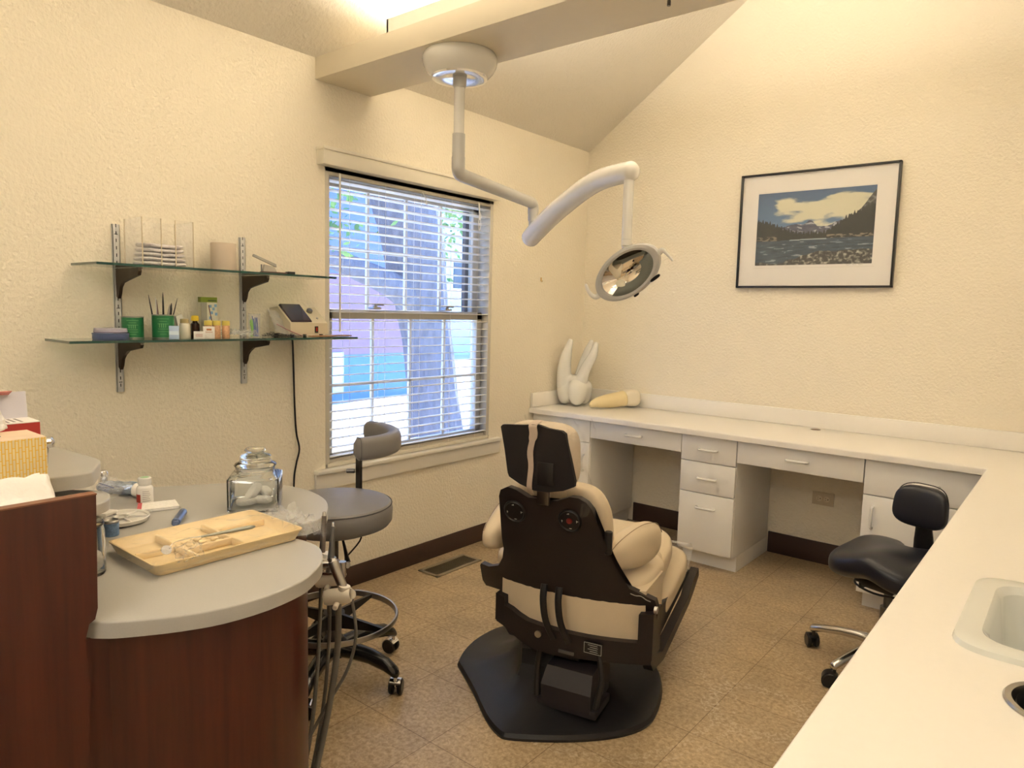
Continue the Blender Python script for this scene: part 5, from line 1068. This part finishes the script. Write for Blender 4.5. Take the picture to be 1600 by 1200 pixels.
# --- lower shelf
def lay(x, y): return (x, y, ZL)
bt_ = thing('round_tin', 'flat round blue tin with a clear lid at the left of the lower glass shelf', 'tin', lay(.15, -3.15))
MB().lathe([(0, .0), (.054, .0), (.056, .003), (.056, .018), (.058, .020), (.056, .022), (0, .022)], lay(.14, -3.145), 44).build('tin', mat('tin_blue', (.09, .12, .24), .4, noise_amt=.15), bt_)
MB().lathe([(0, .023), (.050, .023), (.052, .026), (.050, .039), (0, .040)], lay(.14, -3.145), 44).build('lid', mat('tin_lid', (.36, .33, .42), .25, noise_amt=.2, noise_scale=40), bt_)
canm = mat('can_green', (.016, .16, .055), .35, noise_amt=.12)
def can(x, y, r, h, lab):
    t_ = thing('green_can', lab, 'can', lay(x, y), 'green cans on the lower glass shelf')
    b_ = MB().lathe([(0, 0), (r, 0), (r, h)], lay(x, y), 36, caps=False).lathe([(0, .003), (r - .001, .003), (r - .001, h)], lay(x, y), 36, caps=False).build('can', canm, t_)
    MB().lathe([(r - .001, h - .001), (r + .0012, h), (r + .0012, h + .003), (r - .001, h + .003)], lay(x, y), 36, caps=False).lathe([(r + .001, .001), (r + .001, .004), (r, .004)], lay(x, y), 36, caps=False).build('rim', steel, t_)
    v0 = math.atan2(-4.16 - y, 2.75 - x); l_ = MB()
    for k in range(7):
        z_ = h * (.85 - .11 * k); w_2 = (.55, .35, .5, .5, .45, .5, .3)[k]; l_.loft(arc_patch(x, y, r + .0004, v0 - w_2, v0 + w_2, ZL + z_, ZL + z_ + (.0016 if k != 3 else .010)), cap0=False, cap1=False, close=False) if k != 3 else None
    for k in range(4): l_.loft(arc_patch(x, y, r + .0004, v0 - .35 + k * .18, v0 - .28 + k * .18, ZL + h * .48, ZL + h * .66), cap0=False, cap1=False, close=False)
    l_.build('print', mat('can_print', (.16, .42, .16), .5), b_); return t_
can(.075, -3.045, .036, .075, 'green printed can on the lower shelf, shorter one behind without tools')
can(.115, -2.955, .037, .084, 'green printed can on the lower shelf holding the tools')
toolm = [mat('tool_black', (.012, .012, .014), .35), steel, mat('tool_clear', (.55, .55, .55), .2), mat('tool_brown', (.12, .06, .05), .4)]
for k, (dx, dy, tx_, ty_, h_, r_, mi, lab) in enumerate(((-.01, -.02, -.01, -.045, .158, .0022, 0, 'thin dark tool leaning far left in the green can'), (0, -.015, .0, -.025, .150, .002, 2, 'pale thin rod leaning left in the green can'), (.005, -.012, .015, -.028, .14, .002, 3, 'brown handled tool in the green can'), (.0, .002, .0, .002, .168, .0030, 0, 'tallest black upright tool in the green can'), (.01, .012, .01, .028, .130, .0055, 0, 'black tweezer-like tool in the middle of the green can'), (-.005, .02, -.0, .055, .148, .0018, 0, 'thin black tool leaning right in the green can'), (.015, .0, .03, .012, .125, .004, 1, 'short steel tool at the front of the green can'))):
    p0 = Vector((.115 + dx, -2.955 + dy, ZL + .006)); p1 = Vector((.115 + tx_, -2.955 + ty_, ZL + h_)); p2 = p0 + (p1 - p0) * .82
    tag(MB().tube([p0, (p0 + p2) / 2, p2, p1], [r_, r_ * 1.3, r_ * .9, .0006], 8, 2).build('dental_tool', toolm[mi]), lab, 'tool', 'tools standing in the green can')
def carton(name, x, y, w_, d_, h_, rz, m_, lab, cat='box', grp='small cartons on the lower glass shelf', mark=None, markc=(.4, .1, .05)):
    M_ = frame_mat(lay(x, y), rz); t_ = thing(name, lab, cat, lay(x, y), grp)
    b_ = MB(M_).box((0, 0, h_ / 2 + .0005), (d_, w_, h_), .0006).build('box', m_, t_)
    l_ = MB(M_); f_ = d_ / 2 + .0003
    if mark == 'lines':
        for k in range(3): l_.bx(f_, f_ + .0003, -w_ * .32, w_ * .3, h_ * (.30 + .15 * k), h_ * (.30 + .15 * k) + .0012)
    elif mark == 'logo':
        l_.bx(f_, f_ + .0003, -w_ * .22, w_ * .22, h_ * .68, h_ * .84).bx(f_, f_ + .0003, -w_ * .3, w_ * .3, h_ * .52, h_ * .56)
    elif mark == 'blue':
        l_.bx(f_, f_ + .0003, -w_ * .5, w_ * .5, h_ * .35, h_ * .62)
    if mark: l_.build('print', mat('print_' + name + mark, markc, .5), b_)
    else: l_.bm.free()
    return t_
va2 = -.55
carton('white_box', .045, -2.895, .055, .02, .075, -.1, mat('off_white_card', (.74, .70, .58), .6), 'plain off-white box standing behind the green tool can')
carton('blue_box', .200, -2.955, .032, .018, .048, va2, mat('pale_blue_card', (.45, .58, .80), .45, noise_amt=.15), 'small pale blue box in front of the green tool can', mark='blue', markc=(.62, .74, .88))
carton('white_box', .165, -2.845, .038, .02, .026, va2 + .1, papw, 'lowest white box with red print on the lower glass shelf', mark='lines', markc=(.45, .12, .08))
carton('white_box', .160, -2.805, .040, .025, .044, va2 + .15, papw, 'white box with an orange-brown mark beside the yellow-capped bottles', mark='logo', markc=(.50, .18, .06))
t_ = carton('tall_carton', .050, -2.750, .062, .030, .155, -.15, mat('carton_cream', (.72, .70, .58), .5), 'tall green-topped carton with blue squares at the back of the lower shelf', mark=None)
TM_ = frame_mat(lay(.050, -2.750), -.15)
MB(TM_).bx(-.0155, .0156, -.0315, .0315, .136, .156).build('green_top', mat('olive_green', (.19, .26, .02), .5), t_)
MB(TM_).bx(.0152, .0157, -.0315, -.008, .0, .136).build('grey_side', mat('carton_grey', (.33, .32, .26), .5), t_)
bb_ = MB(TM_)
for a, b in ((.0, .115), (.012, .105), (.020, .118), (.005, .09), (.022, .085), (.0, .07)): bb_.bx(.0158, .0161, a, a + .0095, b, b + .011)
bb_.build('blue_squares', mat('square_blue', (.22, .40, .62), .5), t_)
MB(TM_).tube([(.0165, -.002, .125), (.0165, .006, .08), (.0165, .014, .04)], .0016, 6).build('brush_print', mat('print_maroon', (.15, .03, .05), .5), t_)
MB(TM_).bx(.0158, .0160, -.004, .028, .1405, .1455).build('carton_title', mat('title_dark', (.06, .09, .02), .5), t_)
wb = thing('white_bottle', 'white label bottle with a beige screw cap on the lower glass shelf', 'bottle', lay(.15, -2.89))
MB().lathe([(0, 0), (.0165, 0), (.0175, .002), (.0175, .052), (.014, .056), (0, .056)], lay(.135, -2.885), 28).build('bottle', mat('bottle_cream', (.78, .74, .62), .4), wb)
MB().lathe([(0, .057), (.0155, .057), (.0155, .070), (.014, .072), (0, .072)], lay(.135, -2.885), 28).build('cap', mat('cap_tan', (.46, .36, .17), .4), wb)
bb = thing('brown_bottle', 'little brown glass bottle with a yellow cap, left of the orange-labelled ones', 'bottle', lay(.085, -2.82))
MB().lathe([(0, 0), (.015, 0), (.016, .002), (.016, .052), (.009, .060), (.009, .064), (0, .064)], lay(.095, -2.825), 28).build('bottle', mat('amber_glass', (.035, .015, .01), .15, coat=.3), bb)
MB().lathe([(0, .064), (.0135, .064), (.014, .066), (.0135, .080), (.010, .084), (0, .085)], lay(.095, -2.825), 28).build('cap', mat('cap_yellow', (.78, .56, .04), .35), bb)
MB(frame_mat((.075, -2.862, ZL), .3, .25)).box((0, 0, .045), (.010, .032, .085), .003).build('packet', papw, thing('white_packet', 'white printed packet leaning left of the brown bottle', 'packet', lay(.075, -2.862)))
for k, (x, y, lab) in enumerate(((.118, -2.785, 'left of the three bottles with yellow caps and orange labels'), (.122, -2.753, 'middle one of the three bottles with yellow caps and orange labels'), (.135, -2.722, 'right of the three bottles with yellow caps and orange labels'))):
    t_ = thing('yellow_capped_bottle', lab, 'bottle', lay(x, y), 'yellow-capped bottles on the lower shelf')
    MB().lathe([(0, 0), (.0135, 0), (.0145, .002), (.0145, .044), (.012, .048), (0, .048)], lay(x, y), 24).build('bottle', mat('bottle_orange_label', (.62, .36, .20), .4, noise_amt=.5, noise_scale=150), t_)
    MB().lathe([(0, .048), (.0145, .048), (.015, .050), (.0145, .066), (0, .067)], lay(x, y), 24).build('cap', mat('cap_pale_yellow', (.80, .66, .16), .35), t_)
cpz = thing('brush_cup', 'clear plastic cup with blue and green applicator brushes before the right standard', 'cup', lay(.14, -2.60))
MB().lathe([(0, .001), (.021, .001), (.0235, .095), (.0245, .095), (.0245, .093)], lay(.135, -2.600), 30, caps=False).build('cup', film_b, cpz)
gm = mat('brush_green', (.20, .60, .05), .4); bm_ = mat('brush_blue', (.03, .08, .36), .4)
for k in range(9):
    a_ = rnd.uniform(0, 6.28); rr_ = rnd.uniform(.002, .015); p0 = Vector((.135 + rr_ * math.cos(a_), -2.60 + (rr_ * math.sin(a_)) * .5 + (-.008 if k < 4 else .008), ZL + .004)); p1 = p0 + Vector((rnd.uniform(-.006, .006), rnd.uniform(-.008, .008), rnd.uniform(.058, .085)))
    tag(MB().tube([p0, (p0 + p1) / 2 + Vector((0, .002, 0)), p1], [.0028, .0024, .0016], 6, 2).build('applicator_brush', gm if k < 4 else bm_), ('green applicator brush in the clear cup' if k < 4 else 'dark blue applicator brush in the clear cup'), 'brush', 'green brushes in the clear cup' if k < 4 else 'blue brushes in the clear cup')
tag(crumple(Matrix.Translation(lay(.13, -2.665)) @ Matrix.Translation((0, 0, .020)), .13, .11, .022, 5, 31., 22, 22).build('plastic_bag', film_b), 'flat clear plastic bag between the yellow-capped bottles and the brush cup', 'bag')
zbag = tag(crumple(Matrix.Translation(lay(.135, -2.475)) @ Matrix.Translation((.0, 0, .058)) @ Matrix.Rotation(.9, 4, 'Y') @ Matrix.Rotation(-.35, 4, 'X'), .12, .12, .012, 4, 35., 18, 18).build('zip_bag', film_b), 'clear zip bag leaning against the beige machine', 'bag')
MB().tube([(.16, -2.515, ZL + .055), (.175, -2.47, ZL + .03), (.20, -2.42, ZL + .006)], .0016, 6, 3).build('bag_zip', mat('zip_maroon', (.30, .10, .12), .5), zbag)
br_ = MB(); rn2 = random.Random(5)
for k in range(70):
    p = Vector((.15 + rn2.gauss(0, .025), -2.50 + rn2.gauss(0, .03), ZL + .003 + abs(rn2.gauss(0, .006)))); a_ = rn2.uniform(0, 3.14); d = Vector((math.cos(a_), math.sin(a_), rn2.uniform(-.15, .15))) * .009
    br_.tube([p - d, p, p + d], [.0016, .001, .0018], 5)
tag(br_.build('steel_burs', dsteel), 'heap of small dark steel burs in front of the beige machine', 'burs', kind='stuff')
# machine
mc = thing('amalgamator', 'beige mixing machine with a dark hood and red switch on the lower glass shelf', 'machine', lay(.11, -2.36))
mbm = mat('machine_beige', (.60, .53, .38), .4, noise_amt=.03); my0, my1 = -2.462, -2.278
MM = frame_mat((0, 0, ZL), 0)
prof = [(.022, .012), (.022, .120), (.085, .126), (.178, .060), (.180, .012)]
hn_ = MB(MM).loft([[(a, y, b) for a, b in prof] for y in (my0, my1)]); hn_.build('housing', mbm, mc, angle=20)
slope = Vector((.178 - .085, 0, .060 - .126)).normalized(); nrm2 = Vector((-slope.z, 0, slope.x)) * -1 if slope.x < 0 else Vector((.578, 0, .815))
o3 = Vector((.085, 0, ZL + .126)); L3 = (Vector((.178, 0, .060)) - Vector((.085, 0, .126))).length
def onface(u, y, h_=.001): return o3 + Vector((.8155, 0, -.5787)) * (u * L3) + Vector((.5787, 0, .8155)) * h_ + Vector((0, y, 0))
MB().loft([[onface(-.08, my0 + .008, .001), onface(-.08, my0 + .108, .001), onface(.96, my0 + .108, .001), onface(.96, my0 + .008, .001)], [onface(-.06, my0 + .01, .010), onface(-.06, my0 + .106, .010), onface(.92, my0 + .106, .006), onface(.92, my0 + .01, .006)]]).build('hood', mat('smoked_hood', (.035, .022, .030), .12, coat=.5), mc)
MB().lathe([(0, 0), (.013, 0), (.013, .010), (.010, .013), (0, .013)], onface(.30, my1 - .048, .0), 24, axis=(.5787, 0, .8155)).build('dial', dsteel, mc)
MB().lathe([(0, 0), (.005, 0), (.005, .004), (0, .005)], onface(.72, my1 - .035, .0), 14, axis=(.5787, 0, .8155)).build('button', steel, mc)
sw = MB().bx(.1795, .1825, my1 - .066, my1 - .050, ZL + .018, ZL + .046).build('switch', blk, mc); MB().bx(.182, .1838, my1 - .062, my1 - .054, ZL + .024, ZL + .041, .001).build('rocker', mat('rocker_red', (.35, .02, .01), .3), sw)
ft = MB()
for a, b in ((.04, my0 + .02), (.16, my0 + .02), (.04, my1 - .02), (.16, my1 - .02)): MB().cyl((a, b, ZL + .0006), (a, b, ZL + .013), .008, 14).build('foot', blk, mc)
ft.bm.free()
MB().tube([(.03, -2.35, ZL + .03), (.006, -2.345, ZL + .02), (.008, -2.338, ZL - .05), (.012, -2.334, .95), (.012, -2.326, .82), (.014, -2.312, .74), (.012, -2.328, .67), (.012, -2.34, .58), (.012, -2.342, .30)], .0042, 8, 6).build('power_cord', blk, mc)
woodp = wood_mat('paddle_wood', (.24, .11, .04), (.42, .22, .09), (40, 4, 40), .45)
for x, y, l_, w_2, rz, lab in ((.205, -2.315, .15, .045, -.05, 'flat wooden paddle in front of the beige machine'), (.18, -2.21, .13, .050, .10, 'flat wooden paddle at the window end of the lower shelf')):
    tag(MB(frame_mat(lay(x, y), rz)).cushion((0, 0, .0045), (w_2, l_, .008), 2.4, 10).build('wooden_paddle', woodp, angle=180), lab, 'paddle', 'wooden paddles on the lower shelf')
# wall scuff marks
